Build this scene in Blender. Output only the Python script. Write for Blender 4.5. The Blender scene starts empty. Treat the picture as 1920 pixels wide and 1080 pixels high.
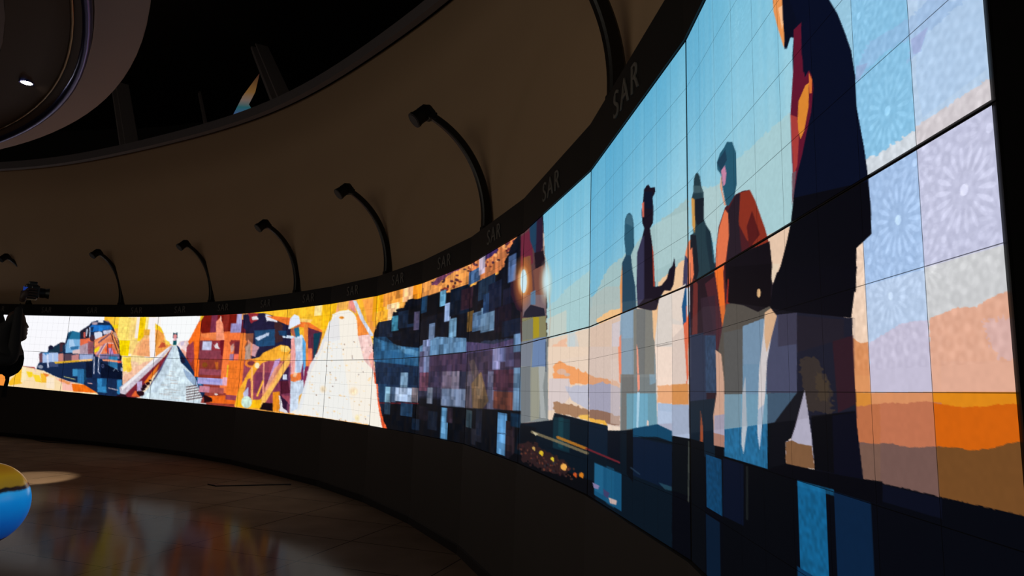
import bpy, bmesh, math, random
import numpy as np
from mathutils import Vector, Matrix
sc = bpy.context.scene
C = sc.collection
random.seed(7)
PI = math.pi
# ------------------------------------------------------------------ camera
EYE = 1.51
F = 1220.0
ROLL = math.atan(.03)
PITCH = math.atan(182.8 / F / math.cos(ROLL))
_x = np.array([1., 0, 0]); FW = np.array([0, math.cos(PITCH), math.sin(PITCH)]); _u = np.array([0, -math.sin(PITCH), math.cos(PITCH)])
RT = _x * math.cos(ROLL) + _u * math.sin(ROLL)
UP = _u * math.cos(ROLL) - _x * math.sin(ROLL)
CAM = np.array([0, 0, EYE])
cd = bpy.data.cameras.new('camera'); cam = bpy.data.objects.new('camera', cd); C.objects.link(cam)
cd.sensor_width = 36; cd.lens = 36 * F / 1920; cd.clip_start = .02; cd.clip_end = 200
cam.matrix_world = Matrix(((RT[0], UP[0], -FW[0], 0), (RT[1], UP[1], -FW[1], 0), (RT[2], UP[2], -FW[2], EYE), (0, 0, 0, 1)))
sc.camera = cam
def ray(x, y): return FW + RT * (x - 960) / F + UP * (540 - y) / F
def proj(P):
    P = np.asarray(P, float) - CAM; d = P @ FW
    return 960 + F * (P @ RT) / d, 540 - F * (P @ UP) / d
def at_y(x, y, Y): r = ray(x, y); return Vector(CAM + r * Y / r[1])
def at_z(x, y, z): r = ray(x, y); return Vector(CAM + r * (z - EYE) / r[2])

# ------------------------------------------------------------------ materials
def lin(c):
    return [((v / 255) / 12.92 if v / 255 <= .04045 else ((v / 255 + .055) / 1.055) ** 2.4) for v in c]
def mat(name, col, rough=.6, metal=0., emit=None, es=1., spec=.5, noise=0., nscale=6., bump=0.):
    m = bpy.data.materials.new(name); m.use_nodes = True; nt = m.node_tree; b = nt.nodes['Principled BSDF']
    c = lin(col) + [1]
    b.inputs['Base Color'].default_value = c; b.inputs['Roughness'].default_value = rough
    b.inputs['Metallic'].default_value = metal; b.inputs['Specular IOR Level'].default_value = spec
    if emit: b.inputs['Emission Color'].default_value = lin(emit) + [1]; b.inputs['Emission Strength'].default_value = es
    if noise or bump:
        tc = nt.nodes.new('ShaderNodeTexCoord'); n = nt.nodes.new('ShaderNodeTexNoise'); n.inputs['Scale'].default_value = nscale; n.inputs['Detail'].default_value = 5
        nt.links.new(tc.outputs['Object'], n.inputs['Vector'])
        if noise:
            mx = nt.nodes.new('ShaderNodeMix'); mx.data_type = 'RGBA'
            mx.inputs[6].default_value = [v * (1 - noise) for v in c[:3]] + [1]; mx.inputs[7].default_value = [min(1, v * (1 + noise)) for v in c[:3]] + [1]
            nt.links.new(n.outputs['Fac'], mx.inputs[0]); nt.links.new(mx.outputs[2], b.inputs['Base Color'])
        if bump:
            bp = nt.nodes.new('ShaderNodeBump'); bp.inputs['Strength'].default_value = bump; bp.inputs['Distance'].default_value = .01
            nt.links.new(n.outputs['Fac'], bp.inputs['Height']); nt.links.new(bp.outputs['Normal'], b.inputs['Normal'])
    return m
M_black = mat('black_metal', (15, 14, 14), .5, noise=.2, spec=.3)
M_arm = mat('arm_black', (14, 13, 13), .4, spec=.35)
M_casing = mat('panel_casing', (10, 10, 10), .5)
M_fascia = mat('fascia_board', (30, 28, 27), .6, noise=.15)
M_letter = mat('letter_grey', (112, 108, 103), .5)
M_wall = mat('beige_plaster', (178, 148, 116), .8, noise=.04, nscale=1.2, bump=.05)
M_plinth = mat('plinth_board', (50, 45, 42), .7, noise=.1)
M_void = mat('void_paint', (40, 38, 36), .9, noise=.1)
M_ledge = mat('ledge_paint', (120, 112, 112), .6, noise=.05)
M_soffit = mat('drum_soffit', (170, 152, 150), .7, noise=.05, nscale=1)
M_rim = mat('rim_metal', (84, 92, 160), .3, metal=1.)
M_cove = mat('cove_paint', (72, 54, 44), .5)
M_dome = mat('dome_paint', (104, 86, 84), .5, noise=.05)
M_trim = mat('brass_trim', (150, 125, 85), .3, metal=1.)
M_lamp = mat('lamp_glow', (255, 250, 235), emit=(255, 248, 230), es=30)
M_robe = mat('dark_robe', (24, 23, 25), .85, noise=.2, nscale=20)
M_skin = mat('skin', (58, 40, 33), .6)
M_camb = mat('camera_body', (16, 16, 17), .4)
M_blue = mat('blue_glow', (20, 40, 110), emit=(40, 80, 190), es=.35)
M_white = mat('indicator_glow', (90, 90, 90), emit=(200, 200, 200), es=.6)
M_beam = mat('steel_beam', (150, 138, 134), .6)

# ------------------------------------------------------------------ mesh helpers
def link(name, me, m, parent=None, loc=None):
    o = bpy.data.objects.new(name, me); C.objects.link(o)
    if m is not None and not me.materials:
        me.materials.append(m)
    if loc is not None: o.location = loc
    if parent is not None: o.parent = parent
    return o
def bmobj(name, bm, m, parent=None, loc=None, smooth=False):
    me = bpy.data.meshes.new(name); bmesh.ops.recalc_face_normals(bm, faces=bm.faces); bm.to_mesh(me); bm.free()
    if smooth: me.shade_smooth()
    return link(name, me, m, parent, loc)
def pyobj(name, vs, fs, m, parent=None, loc=None, smooth=False):
    me = bpy.data.meshes.new(name); me.from_pydata([tuple(v) for v in vs], [], fs); me.update()
    bm = bmesh.new(); bm.from_mesh(me); bmesh.ops.recalc_face_normals(bm, faces=bm.faces); bm.to_mesh(me); bm.free()
    if smooth: me.shade_smooth()
    return link(name, me, m, parent, loc)
def tag(o, label=None, cat=None, group=None, kind=None):
    if label: o['label'] = label
    if cat: o['category'] = cat
    if group: o['group'] = group
    if kind: o['kind'] = kind
    return o
def empty(name, loc, rz=0.):
    o = bpy.data.objects.new(name, None); C.objects.link(o); o.location = loc; o.rotation_euler = (0, 0, rz); o.empty_display_size = .1
    return o
def box(bm, c, s, rot=None, bev=0.):
    r = bmesh.ops.create_cube(bm, size=1)
    vs = r['verts']
    bmesh.ops.scale(bm, vec=s, verts=vs)
    if bev:
        es = {e for v in vs for e in v.link_edges}
        rr = bmesh.ops.bevel(bm, geom=list(es), offset=bev, segments=2, affect='EDGES', profile=.5)
        vs = list({v for f in rr['faces'] for v in f.verts} | {v for v in vs if v.is_valid})
    if rot is not None: bmesh.ops.rotate(bm, cent=(0, 0, 0), matrix=rot, verts=vs)
    bmesh.ops.translate(bm, vec=c, verts=vs)
def cyl(bm, a, b, r0, r1=None, seg=20):
    a = Vector(a); b = Vector(b); r1 = r0 if r1 is None else r1
    d = b - a; q = d.to_track_quat('Z', 'Y').to_matrix().to_4x4()
    bmesh.ops.create_cone(bm, cap_ends=True, segments=seg, radius1=r0, radius2=r1, depth=d.length, matrix=Matrix.Translation((a + b) / 2) @ q)
def tube_path(bm, pts, rad, seg=12, cap=True):
    pts = [Vector(p) for p in pts]; rings = []
    n = len(pts); up = Vector((0, 0, 1))
    prevx = None
    for i, p in enumerate(pts):
        t = (pts[min(i + 1, n - 1)] - pts[max(i - 1, 0)]).normalized()
        if prevx is None:
            x = t.cross(Vector((0.3, .9, .1))).normalized()
        else: x = (prevx - t * prevx.dot(t)).normalized()
        y = t.cross(x); prevx = x
        r = rad(i / (n - 1)) if callable(rad) else rad
        rings.append([bm.verts.new(p + (x * math.cos(a) + y * math.sin(a)) * r) for a in [2 * PI * k / seg for k in range(seg)]])
    for a, b in zip(rings, rings[1:]):
        for k in range(seg): bm.faces.new((a[k], a[(k + 1) % seg], b[(k + 1) % seg], b[k]))
    if cap: bm.faces.new(rings[0]); bm.faces.new(rings[-1])

# ------------------------------------------------------------------ the curved video wall: nodes of the faceted arc
S_ = .84
TAB = [(1866, 188, None), (1291, 535, 77), (1105, 613, 321), (977, 646, 436), (877, 660, 495), (785, 669.8, 531.5), (700, 674.5, 555), (613, 675.5, 570),
       (532, 676, 580), (452, 675, 588), (371, 673.2, 592.3), (289, 670.5, 594.2), (207, 667.2, 594.3), (122, 662.5, 593), (35, 657.5, 591.2), (-55, 652, 588.5), (-150, 645, 584.5)]
NODES = []
for x, m_, t_ in TAB:
    d = ray(x, m_); d = d / np.hypot(d[0], d[1])
    if t_ is None: k = .41 * S_ / d[2]
    else:
        lo, hi = .5, 60
        for _ in range(50):
            k = (lo + hi) / 2
            if proj(CAM + d * k + [0, 0, S_])[1] < t_: lo = k
            else: hi = k
    NODES.append(CAM + d * k)
NODES = np.array(NODES); NF = len(NODES) - 1
def inward(i):      # unit vector from the wall into the room, facet i
    a, b = NODES[i], NODES[i + 1]; t = b - a; t[2] = 0; t = t / np.linalg.norm(t)
    return np.array([-t[1], t[0], 0.])
def node_inward(i):
    v = inward(min(i, NF - 1)) + inward(max(i - 1, 0)); return v / np.linalg.norm(v)

def wall_uv(px, py):    # photo pixel -> (S, v): facet number + fraction, height -1..1
    d = ray(px, py)
    best = None
    for i in range(NF):
        a, b = NODES[i], NODES[i + 1]; t = b - a; n = np.array([-t[1], t[0]])
        den = d[:2] @ n
        if abs(den) < 1e-9: continue
        k = ((a - CAM)[:2] @ n) / den
        if k <= 0: continue
        P = CAM + d * k; u = ((P - a)[:2] @ t[:2]) / (t[:2] @ t[:2])
        e = 0 if 0 <= u <= 1 else min(abs(u), abs(u - 1))
        if best is None or e < best[0]:
            zm = a[2] + u * (b[2] - a[2]); best = (e, i + min(max(u, -.2), 1.2), (P[2] - zm) / S_)
    return best[1], best[2]

# sample grids of every panel
PAN = []   # (facet, half, us, vs, points)
INS = .0035
for i in range(NF):
    a, b = NODES[i], NODES[i + 1]; L = np.linalg.norm((b - a)[:2])
    xa, xb = proj(a)[0], proj(b)[0]
    step = 1.6 if i == 0 else 1.5
    n = int(abs(xa - xb) / step) + 2
    uu = np.linspace(0, 1, 400); X = proj(a[None] + (b - a)[None] * uu[:, None])[0]
    us = np.interp(np.linspace(X[-1], X[0], n), X[::-1], uu[::-1])[::-1]
    us = np.clip(us, .006 / L, 1 - .006 / L)
    hp = abs(proj(a + [0, 0, S_])[1] - proj(a)[1]); hp = min(hp, 1100)
    for half in (1, 0):
        nv = int(hp / step) + 2
        vs = np.linspace(INS / S_, 1, nv) if half else np.linspace(-1, -INS / S_, nv)
        U, V = np.meshgrid(us, vs)
        P = a[None, None] + (b - a)[None, None] * U[..., None] + np.array([0, 0, S_])[None, None] * V[..., None]
        PAN.append((i, half, U, V, P))
PX = []; SS = []; VV = []
for i, half, U, V, P in PAN:
    x, y = proj(P.reshape(-1, 3)); PX.append(np.stack([x, y], 1)); SS.append((U + i).ravel()); VV.append(V.ravel())
PXY = np.concatenate(PX); SA = np.concatenate(SS); VA = np.concatenate(VV)
XA, YA = PXY[:, 0].copy(), PXY[:, 1].copy()
COL = np.zeros((len(XA), 3)); COL[:] = (6, 8, 14)

# ------------------------------------------------------------------ painter for what the screens show
_rng = np.random.RandomState(3); _tab = _rng.rand(256, 256)
def vnoise(x, y):
    xi = np.floor(x).astype(int); yi = np.floor(y).astype(int); fx = x - xi; fy = y - yi
    fx = fx * fx * (3 - 2 * fx); fy = fy * fy * (3 - 2 * fy)
    g = lambda i, j: _tab[i % 256, j % 256]
    return (g(xi, yi) * (1 - fx) + g(xi + 1, yi) * fx) * (1 - fy) + (g(xi, yi + 1) * (1 - fx) + g(xi + 1, yi + 1) * fx) * fy
JN = (vnoise(XA / 4.5, YA / 4.5) - .5, vnoise(XA / 4.5 + 91, YA / 4.5 + 37) - .5)
OX, OY, K = 0, 0, 1.
def view(ox, oy, k):
    global OX, OY, K
    OX, OY, K = ox, oy, k
def tp(x, y): return OX + x / K, OY + y / K
def blend(idx, m, col, a):
    if a >= 1 and not isinstance(a, np.ndarray): COL[idx[m]] = col
    else:
        aa = a[m][:, None] if isinstance(a, np.ndarray) else a
        COL[idx[m]] = COL[idx[m]] * (1 - aa) + np.array(col, float) * aa
def P(pts, col, a=1., rag=0., gx=None, col2=None, cs=None):
    """polygon in view coordinates; rag = ragged edge in photo px; col2 with gx='x'|'y' = gradient to col2 across the box"""
    pts = [tp(*p) for p in pts]
    xs = [p[0] for p in pts]; ys = [p[1] for p in pts]
    x0, x1, y0, y1 = min(xs) - rag, max(xs) + rag, min(ys) - rag, max(ys) + rag
    idx = np.nonzero((XA >= x0) & (XA <= x1) & (YA >= y0) & (YA <= y1))[0]
    if not len(idx): return
    X = XA[idx]; Y = YA[idx]
    if rag: X = X + JN[0][idx] * 2 * rag; Y = Y + JN[1][idx] * 2 * rag
    ins = np.zeros(len(idx), bool); n = len(pts)
    for i in range(n):
        ax, ay = pts[i]; bx, by = pts[(i + 1) % n]
        if ay == by: continue
        c = ((ay > Y) != (by > Y)) & (X < (bx - ax) * (Y - ay) / (by - ay) + ax)
        ins ^= c
    if cs: ins &= (SA[idx] >= cs[0]) & (SA[idx] < cs[1])
    if col2 is not None:
        t = ((X - x0) / (x1 - x0) if gx == 'x' else (Y - y0) / (y1 - y0))[:, None]
        cc = (np.array(col, float)[None] * (1 - t) + np.array(col2, float)[None] * t)[ins]
        COL[idx[ins]] = COL[idx[ins]] * (1 - a) + cc * a
    else: blend(idx, ins, col, a)
def R(x0, y0, x1, y1, col, a=1., col2=None):
    """block on the wall: upright sides, top and bottom edges running along the wall, from view corners"""
    s0, v0 = wall_uv(*tp(x0, y0)); s1, v1 = wall_uv(*tp(x1, y1))
    sa, sb = min(s0, s1), max(s0, s1); va, vb = min(v0, v1), max(v0, v1)
    idx = np.nonzero((SA >= sa) & (SA <= sb) & (VA >= va) & (VA <= vb))[0]
    if col2 is not None:
        t = ((vb - VA[idx]) / (vb - va))[:, None]
        COL[idx] = COL[idx] * (1 - a) + a * (np.array(col, float) * (1 - t) + np.array(col2, float) * t)
    elif a >= 1: COL[idx] = col
    else: COL[idx] = COL[idx] * (1 - a) + np.array(col, float) * a
def E(cx, cy, rx, ry, col, a=1., soft=False):
    cx, cy = tp(cx, cy); rx /= K; ry /= K
    q = ((XA - cx) / rx) ** 2 + ((YA - cy) / ry) ** 2
    idx = np.nonzero(q < 1)[0]
    if soft: w = (1 - q[idx]) * a
    else: w = np.full(len(idx), a)
    COL[idx] = COL[idx] * (1 - w[:, None]) + np.array(col, float) * w[:, None]
def Lk(pts, w, col, a=1.):
    """stroke"""
    pts = [tp(*p) for p in pts]; w = w / K / 2
    for (ax, ay), (bx, by) in zip(pts, pts[1:]):
        x0, x1, y0, y1 = min(ax, bx) - w, max(ax, bx) + w, min(ay, by) - w, max(ay, by) + w
        idx = np.nonzero((XA >= x0) & (XA <= x1) & (YA >= y0) & (YA <= y1))[0]
        if not len(idx): continue
        dx, dy = bx - ax, by - ay; l2 = dx * dx + dy * dy + 1e-9
        t = np.clip(((XA[idx] - ax) * dx + (YA[idx] - ay) * dy) / l2, 0, 1)
        d = np.hypot(XA[idx] - ax - t * dx, YA[idx] - ay - t * dy)
        blend(idx, d <= w, col, a)
def speckle(cond, amt, su, sv, seed=0):
    idx = np.nonzero(cond)[0]; n = vnoise(SA[idx] * su + seed, VA[idx] * sv + seed * 1.7) - .5
    COL[idx] = np.clip(COL[idx] + n[:, None] * amt, 0, 255)

def paint():
    # ---- broad backgrounds, by place along the wall
    view(0, 0, 1)
    sx = lambda px, py=640: wall_uv(px, py)[0]
    def band(xa, xb, stops, a=1.):
        """fill between two photo columns with a vertical gradient over wall height (v, colour)"""
        s0, s1 = sorted((sx(xa), sx(xb)))
        idx = np.nonzero((SA >= s0) & (SA <= s1))[0]; v = VA[idx]
        vs = [q[0] for q in stops]
        c = np.stack([np.interp(v, vs, [q[1][k] for q in stops]) for k in range(3)], 1)
        COL[idx] = COL[idx] * (1 - a) + c * a
    band(-200, 197, [(-1, (250, 248, 252)), (1, (250, 250, 255))])
    band(197, 345, [(-1, (245, 225, 205)), (1, (252, 215, 110))])
    band(345, 452, [(-1, (150, 60, 50)), (1, (140, 45, 30))])
    band(452, 700, [(-1, (230, 160, 70)), (.2, (245, 175, 60)), (1, (252, 195, 30))])
    band(700, 980, [(-1, (8, 11, 18)), (-.55, (10, 14, 24)), (-.5, (45, 45, 65)), (.1, (40, 48, 70)), (.35, (14, 18, 28)), (1, (14, 16, 24))])

    # ---- locomotive, view of 0..260 x 560..760
    view(0, 560, 5.4)
    P([(-400, 600), (225, 680), (330, 700), (430, 725), (560, 790), (700, 840), (860, 870), (1010, 955), (1010, 1000), (-400, 1000)], (250, 222, 175))
    P([(-400, 600), (60, 700), (60, 900), (-400, 900)], (250, 150, 60))
    P([(220, 700), (240, 700), (220, 860), (100, 880), (80, 850)], (250, 190, 40))
    P([(265, 735), (330, 745), (330, 790), (290, 800)], (250, 215, 40)); P([(330, 765), (400, 775), (420, 850), (360, 840)], (252, 215, 50))
    P([(225, 690), (265, 700), (265, 820), (210, 850)], (252, 235, 190)); P([(410, 755), (470, 770), (470, 850), (420, 850)], (250, 190, 50))
    P([(430, 750), (500, 770), (470, 800)], (240, 130, 50)); P([(340, 700), (360, 700), (360, 750)], (235, 190, 190))
    P([(555, 800), (740, 850), (740, 935), (630, 925), (630, 860)], (250, 190, 175)); P([(470, 790), (550, 800), (550, 915), (470, 905)], (252, 232, 205))
    P([(725, 860), (860, 870), (985, 955), (740, 940)], (240, 110, 20)); P([(600, 810), (720, 845), (700, 870), (600, 830)], (235, 150, 90), rag=1)
    P([(225, 680), (340, 695), (370, 712), (225, 684)], (150, 70, 60))
    P([(300, 690), (345, 690), (360, 705)], (200, 90, 90))
    # mosaic to the right of it
    R(1060, 180, 1140, 430, (250, 190, 50)); R(1140, 180, 1220, 265, (252, 200, 60)); R(1140, 265, 1220, 420, (250, 214, 20)); R(1220, 180, 1300, 420, (254, 225, 110)); R(1218, 420, 1300, 575, (250, 214, 0)); R(1300, 180, 1404, 500, (251, 238, 215))
    P([(1140, 300), (1220, 300), (1220, 420), (1190, 400)], (245, 170, 60))
    P([(1240, 590), (1310, 600), (1290, 700), (1245, 720)], (250, 215, 60)); P([(1240, 720), (1340, 640), (1404, 640), (1404, 780), (1240, 900)], (248, 205, 170), rag=1.5); P([(1270, 800), (1330, 740), (1320, 800)], (240, 160, 100), rag=1)
    view(220, 560, 5.4)
    R(110, 190, 135, 580, (250, 238, 215)); R(135, 190, 200, 560, (253, 215, 125)); R(200, 190, 232, 400, (250, 236, 225)); R(230, 185, 292, 430, (250, 205, 10)); R(292, 185, 322, 400, (251, 226, 140)); R(322, 185, 384, 600, (248, 242, 245))
    R(20, 190, 110, 420, (254, 222, 110)); R(20, 420, 110, 580, (249, 212, 5))
    P([(150, 570), (190, 470), (270, 380), (320, 330), (330, 590)], (247, 185, 120)); P([(180, 570), (260, 420), (325, 400), (325, 590)], (250, 160, 110), a=.6); R(270, 310, 325, 372, (236, 172, 60))
    P([(55, 600), (140, 590), (130, 720), (60, 740)], (250, 214, 70), rag=1); P([(90, 680), (140, 650), (150, 740), (100, 745)], (252, 205, 60))
    P([(60, 790), (200, 680), (340, 620), (400, 600), (60, 900)], (244, 190, 160), rag=1.5); P([(100, 830), (180, 770), (190, 800), (120, 860)], (235, 150, 110), rag=1)
    view(0, 560, 5.4)
    # body
    P([(370, 715), (380, 670), (400, 640), (395, 560), (415, 540), (480, 545), (500, 485), (535, 490), (610, 445), (660, 450), (690, 340), (735, 325), (800, 345), (820, 320), (900, 270), (930, 235), (1000, 215), (1090, 225), (1135, 270), (1175, 350), (1205, 430), (1215, 560), (1240, 680), (1240, 1000), (1000, 985), (985, 955), (850, 868), (700, 838), (560, 788), (440, 728)], (22, 40, 75))
    P([(395, 560), (430, 550), (430, 640), (400, 650)], (110, 70, 80)); P([(430, 550), (590, 540), (590, 640), (430, 650)], (170, 195, 235))
    P([(440, 545), (500, 540), (480, 590)], (60, 130, 190)); P([(470, 560), (490, 560), (495, 700), (480, 700)], (210, 220, 245)); P([(530, 560), (540, 560), (545, 690), (533, 690)], (200, 215, 240))
    P([(500, 640), (590, 640), (590, 690), (500, 690)], (60, 75, 115)); P([(590, 560), (640, 550), (640, 640), (590, 645)], (200, 130, 120))
    P([(500, 520), (610, 455), (650, 465), (640, 545), (500, 545)], (25, 50, 70)); E(515, 495, 26, 22, (25, 25, 50)); E(630, 455, 32, 14, (50, 30, 40)); P([(605, 455), (635, 450), (635, 530), (605, 545)], (70, 40, 50))
    P([(640, 560), (735, 560), (735, 635), (640, 635)], (85, 65, 80)); P([(725, 575), (800, 560), (800, 630), (725, 630)], (195, 130, 130))
    P([(690, 345), (735, 325), (810, 345), (810, 410), (690, 410)], (35, 110, 150)); P([(690, 350), (730, 335), (700, 405), (688, 405)], (20, 70, 100))
    P([(660, 470), (690, 410), (810, 410), (810, 545), (660, 550)], (120, 175, 220)); P([(700, 415), (740, 412), (760, 480), (700, 500)], (170, 205, 240)); P([(710, 490), (800, 480), (790, 510), (720, 520)], (50, 110, 160))
    P([(815, 325), (905, 275), (905, 400), (815, 405)], (35, 30, 45)); P([(845, 345), (865, 335), (865, 395), (845, 395)], (200, 90, 80)); P([(875, 310), (890, 305), (880, 380), (870, 380)], (200, 210, 230))
    P([(810, 410), (950, 395), (945, 470), (810, 480)], (225, 105, 70)); P([(805, 480), (880, 450), (950, 460), (945, 560), (805, 575)], (175, 150, 165)); P([(890, 430), (950, 440), (945, 560), (890, 560)], (140, 80, 90))
    P([(805, 560), (945, 560), (945, 615), (805, 625)], (150, 165, 205)); P([(735, 525), (810, 510), (810, 560), (735, 560)], (220, 190, 190))
    P([(905, 285), (935, 265), (1120, 270), (1135, 310), (1040, 320), (940, 335), (910, 330)], (30, 110, 195)); P([(915, 290), (950, 285), (940, 330), (915, 325)], (20, 45, 85)); P([(1000, 268), (1060, 268), (1030, 330), (1000, 330)], (35, 125, 210))
    P([(930, 240), (990, 235), (985, 262), (935, 265)], (170, 150, 160)); P([(995, 215), (1045, 215), (1045, 242), (995, 240)], (235, 235, 240)); P([(1045, 245), (1090, 235), (1120, 262), (1050, 262)], (20, 40, 70)); P([(1050, 220), (1100, 225), (1120, 250)], (150, 110, 120))
    P([(905, 290), (915, 290), (915, 400), (905, 400)], (190, 205, 230))
    P([(955, 345), (1010, 330), (1035, 345), (1035, 400), (955, 410)], (215, 222, 240)); P([(1040, 325), (1130, 315), (1120, 350), (1050, 365)], (205, 205, 225))
    P([(955, 415), (1120, 345), (1130, 320), (1180, 350), (1205, 480), (1210, 600), (1010, 600), (955, 560)], (225, 130, 90))
    P([(955, 450), (1010, 425), (1015, 450), (955, 480)], (240, 200, 40)); P([(955, 510), (1010, 480), (1000, 530), (955, 545)], (245, 215, 30))
    P([(955, 490), (1120, 375), (1110, 345), (960, 440)], (250, 155, 100)); P([(990, 440), (1110, 350), (1115, 365), (1000, 455)], (120, 80, 100)); P([(1060, 520), (1100, 445), (1150, 450), (1130, 480), (1095, 560)], (245, 90, 40)); P([(960, 580), (1060, 450), (1075, 460), (985, 590)], (160, 110, 140))
    for q in ([(1120, 350), (1200, 560)], [(1140, 345), (1205, 500)]): Lk(q, 9, (60, 40, 40))
    P([(1100, 500), (1130, 500), (1165, 600), (1110, 600)], (190, 140, 200)); P([(1130, 480), (1160, 520), (1190, 600), (1160, 600)], (230, 90, 70)); Lk([(1090, 450), (1090, 600)], 8, (20, 40, 90))
    Lk([(1145, 360), (1205, 560)], 6, (240, 160, 60)); P([(1135, 335), (1175, 350), (1185, 400), (1150, 370)], (190, 150, 130))
    P([(1010, 560), (1210, 560), (1215, 610), (1010, 610)], (120, 110, 150)); P([(1100, 585), (1190, 585), (1190, 735), (1100, 735)], (50, 125, 170)); P([(1100, 640), (1190, 640), (1190, 735), (1100, 735)], (45, 110, 155))
    P([(545, 640), (935, 610), (935, 628), (560, 658)], (225, 175, 40)); P([(800, 618), (935, 610), (935, 625), (800, 635)], (245, 190, 120)); P([(1035, 615), (1100, 615), (1230, 632), (1225, 648), (1040, 630)], (235, 150, 110))
    P([(1190, 630), (1230, 630), (1230, 650), (1190, 650)], (240, 90, 60))
    P([(735, 712), (850, 712), (850, 870), (785, 850), (785, 780), (735, 780)], (45, 110, 160)); P([(735, 712), (785, 712), (785, 785), (735, 785)], (60, 140, 190)); P([(850, 712), (885, 715), (885, 800), (850, 850)], (22, 60, 90))
    P([(985, 808), (1080, 808), (1080, 955), (985, 945)], (50, 130, 185)); P([(1030, 808), (1080, 808), (1080, 890), (1030, 890)], (30, 90, 140))
    P([(1185, 820), (1235, 820), (1230, 980), (1185, 960)], (45, 125, 180))
    P([(870, 640), (935, 640), (935, 800), (870, 800)], (15, 22, 45)); P([(1020, 640), (1235, 740), (1235, 820), (1020, 800)], (10, 18, 40))
    Lk([(955, 590), (950, 760)], 8, (210, 215, 235)); Lk([(1000, 590), (995, 740), (1010, 758)], 8, (210, 215, 235)); Lk([(1075, 450), (1010, 560), (1000, 600)], 7, (230, 220, 230)); Lk([(1030, 480), (975, 570)], 7, (225, 210, 225)); Lk([(1095, 450), (1145, 452)], 8, (230, 215, 220))
    Lk([(1145, 735), (1175, 700), (1195, 735)], 4, (170, 190, 215)); E(1040, 680, 14, 20, (80, 90, 130)); E(1040, 680, 8, 13, (15, 22, 45))
    Lk([(650, 790), (760, 818)], 7, (200, 200, 130)); Lk([(890, 855), (930, 860)], 9, (190, 150, 150)); Lk([(1100, 905), (1190, 925)], 9, (190, 180, 190)); E(410, 690, 26, 18, (140, 150, 170)); E(340, 700, 0.1, 0.1, (0, 0, 0))
    E(935, 400, 26, 34, (60, 40, 55)); E(1220, 600, 12, 26, (25, 20, 40)); Lk([(1205, 470), (1212, 600)], 4, (60, 40, 50)); E(1232, 715, 9, 20, (150, 165, 190))
    view(220, 560, 5.4)
    P([(384, 250), (440, 290), (470, 350), (480, 430), (560, 470), (440, 590), (384, 595)], (246, 160, 75)); P([(384, 255), (455, 280), (465, 360), (420, 320), (384, 310)], (250, 205, 40)); P([(410, 500), (450, 440), (480, 450), (490, 490)], (190, 80, 50)); P([(384, 360), (430, 360), (400, 470), (384, 480)], (235, 150, 60))
    P([(395, 178), (850, 172), (800, 310), (740, 400), (715, 470), (600, 475), (560, 470), (500, 440), (470, 350), (440, 290), (395, 255)], (249, 251, 252)); P([(480, 410), (530, 440), (530, 475), (490, 460)], (252, 215, 90))
    P([(390, 178), (440, 178), (440, 290), (395, 255)], (250, 244, 240))
    P([(600, 475), (640, 430), (720, 420), (700, 540), (690, 620), (640, 560)], (243, 215, 215)); P([(640, 440), (680, 430), (670, 470), (640, 480)], (205, 190, 215)); P([(640, 500), (700, 540), (690, 600), (650, 560)], (240, 170, 150))
    P([(-30, 1000), (180, 1010), (250, 990), (180, 900), (60, 940)], (30, 12, 24)); P([(250, 985), (900, 1060), (900, 1085), (240, 1040)], (200, 205, 212)); P([(30, 960), (80, 970), (440, 620), (560, 478), (545, 468), (400, 600), (20, 900)], (205, 195, 208)); P([(50, 930), (420, 600), (545, 470), (400, 580), (40, 900)], (240, 238, 242))
    P([(80, 970), (200, 850), (490, 575), (558, 478), (565, 500), (420, 720), (290, 860), (180, 1000), (100, 995)], (125, 35, 50)); P([(270, 850), (330, 770), (430, 650), (400, 730), (310, 860)], (235, 120, 35)); P([(200, 845), (250, 830), (250, 930), (200, 940)], (190, 170, 212)); P([(140, 990), (180, 930), (260, 980), (230, 1000)], (230, 100, 50))
    P([(565, 480), (575, 478), (450, 730), (370, 860), (320, 900), (350, 840), (480, 620)], (90, 85, 125))
    P([(560, 475), (600, 475), (640, 600), (700, 700), (790, 790), (840, 900), (860, 1000), (840, 1060), (220, 1000), (330, 890), (440, 730), (500, 600)], (208, 226, 236))
    P([(660, 700), (790, 790), (840, 900), (800, 900), (700, 800)], (150, 175, 205)); P([(560, 475), (580, 475), (540, 700), (400, 950), (330, 950), (440, 730)], (190, 208, 225), a=.6)
    P([(600, 475), (618, 480), (700, 610), (800, 780), (870, 870), (885, 960), (860, 1010), (830, 920), (790, 800), (700, 700), (640, 640), (622, 540)], (20, 45, 85)); P([(640, 580), (680, 600), (690, 650), (650, 655)], (25, 25, 50)); P([(800, 790), (850, 830), (850, 880), (820, 870)], (45, 140, 190))
    for k in range(26):
        yy = 740 + k * 11; hw = (yy - 470) * .36; cx = 580 + (yy - 470) * .02
        x0 = cx - hw + random.random() * hw; Lk([(x0, yy), (x0 + hw * .5, yy + 4)], 3, random.choice([(150, 165, 180), (235, 240, 242), (175, 150, 140)]), .8)
    for k in range(6): Lk([(700, 895 + 26 * k), (800 + 12 * k, 878 + 24 * k)], 10, (85, 60, 62)); Lk([(700, 907 + 26 * k), (800 + 12 * k, 890 + 24 * k)], 6, (230, 228, 228))
    for cx, cy, r in ((310, 860, 22), (275, 890, 26), (330, 830, 14), (240, 960, 34), (215, 950, 20), (260, 915, 22)): E(cx, cy, r, r * .8, (38, 14, 24))
    P([(565, 342), (585, 352), (608, 342), (610, 400), (562, 400)], (20, 60, 78)); E(586, 382, 19, 22, (225, 140, 140)); P([(566, 422), (602, 422), (598, 470), (562, 470)], (8, 75, 85)); P([(568, 400), (604, 400), (602, 424), (566, 424)], (225, 180, 190))
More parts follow.
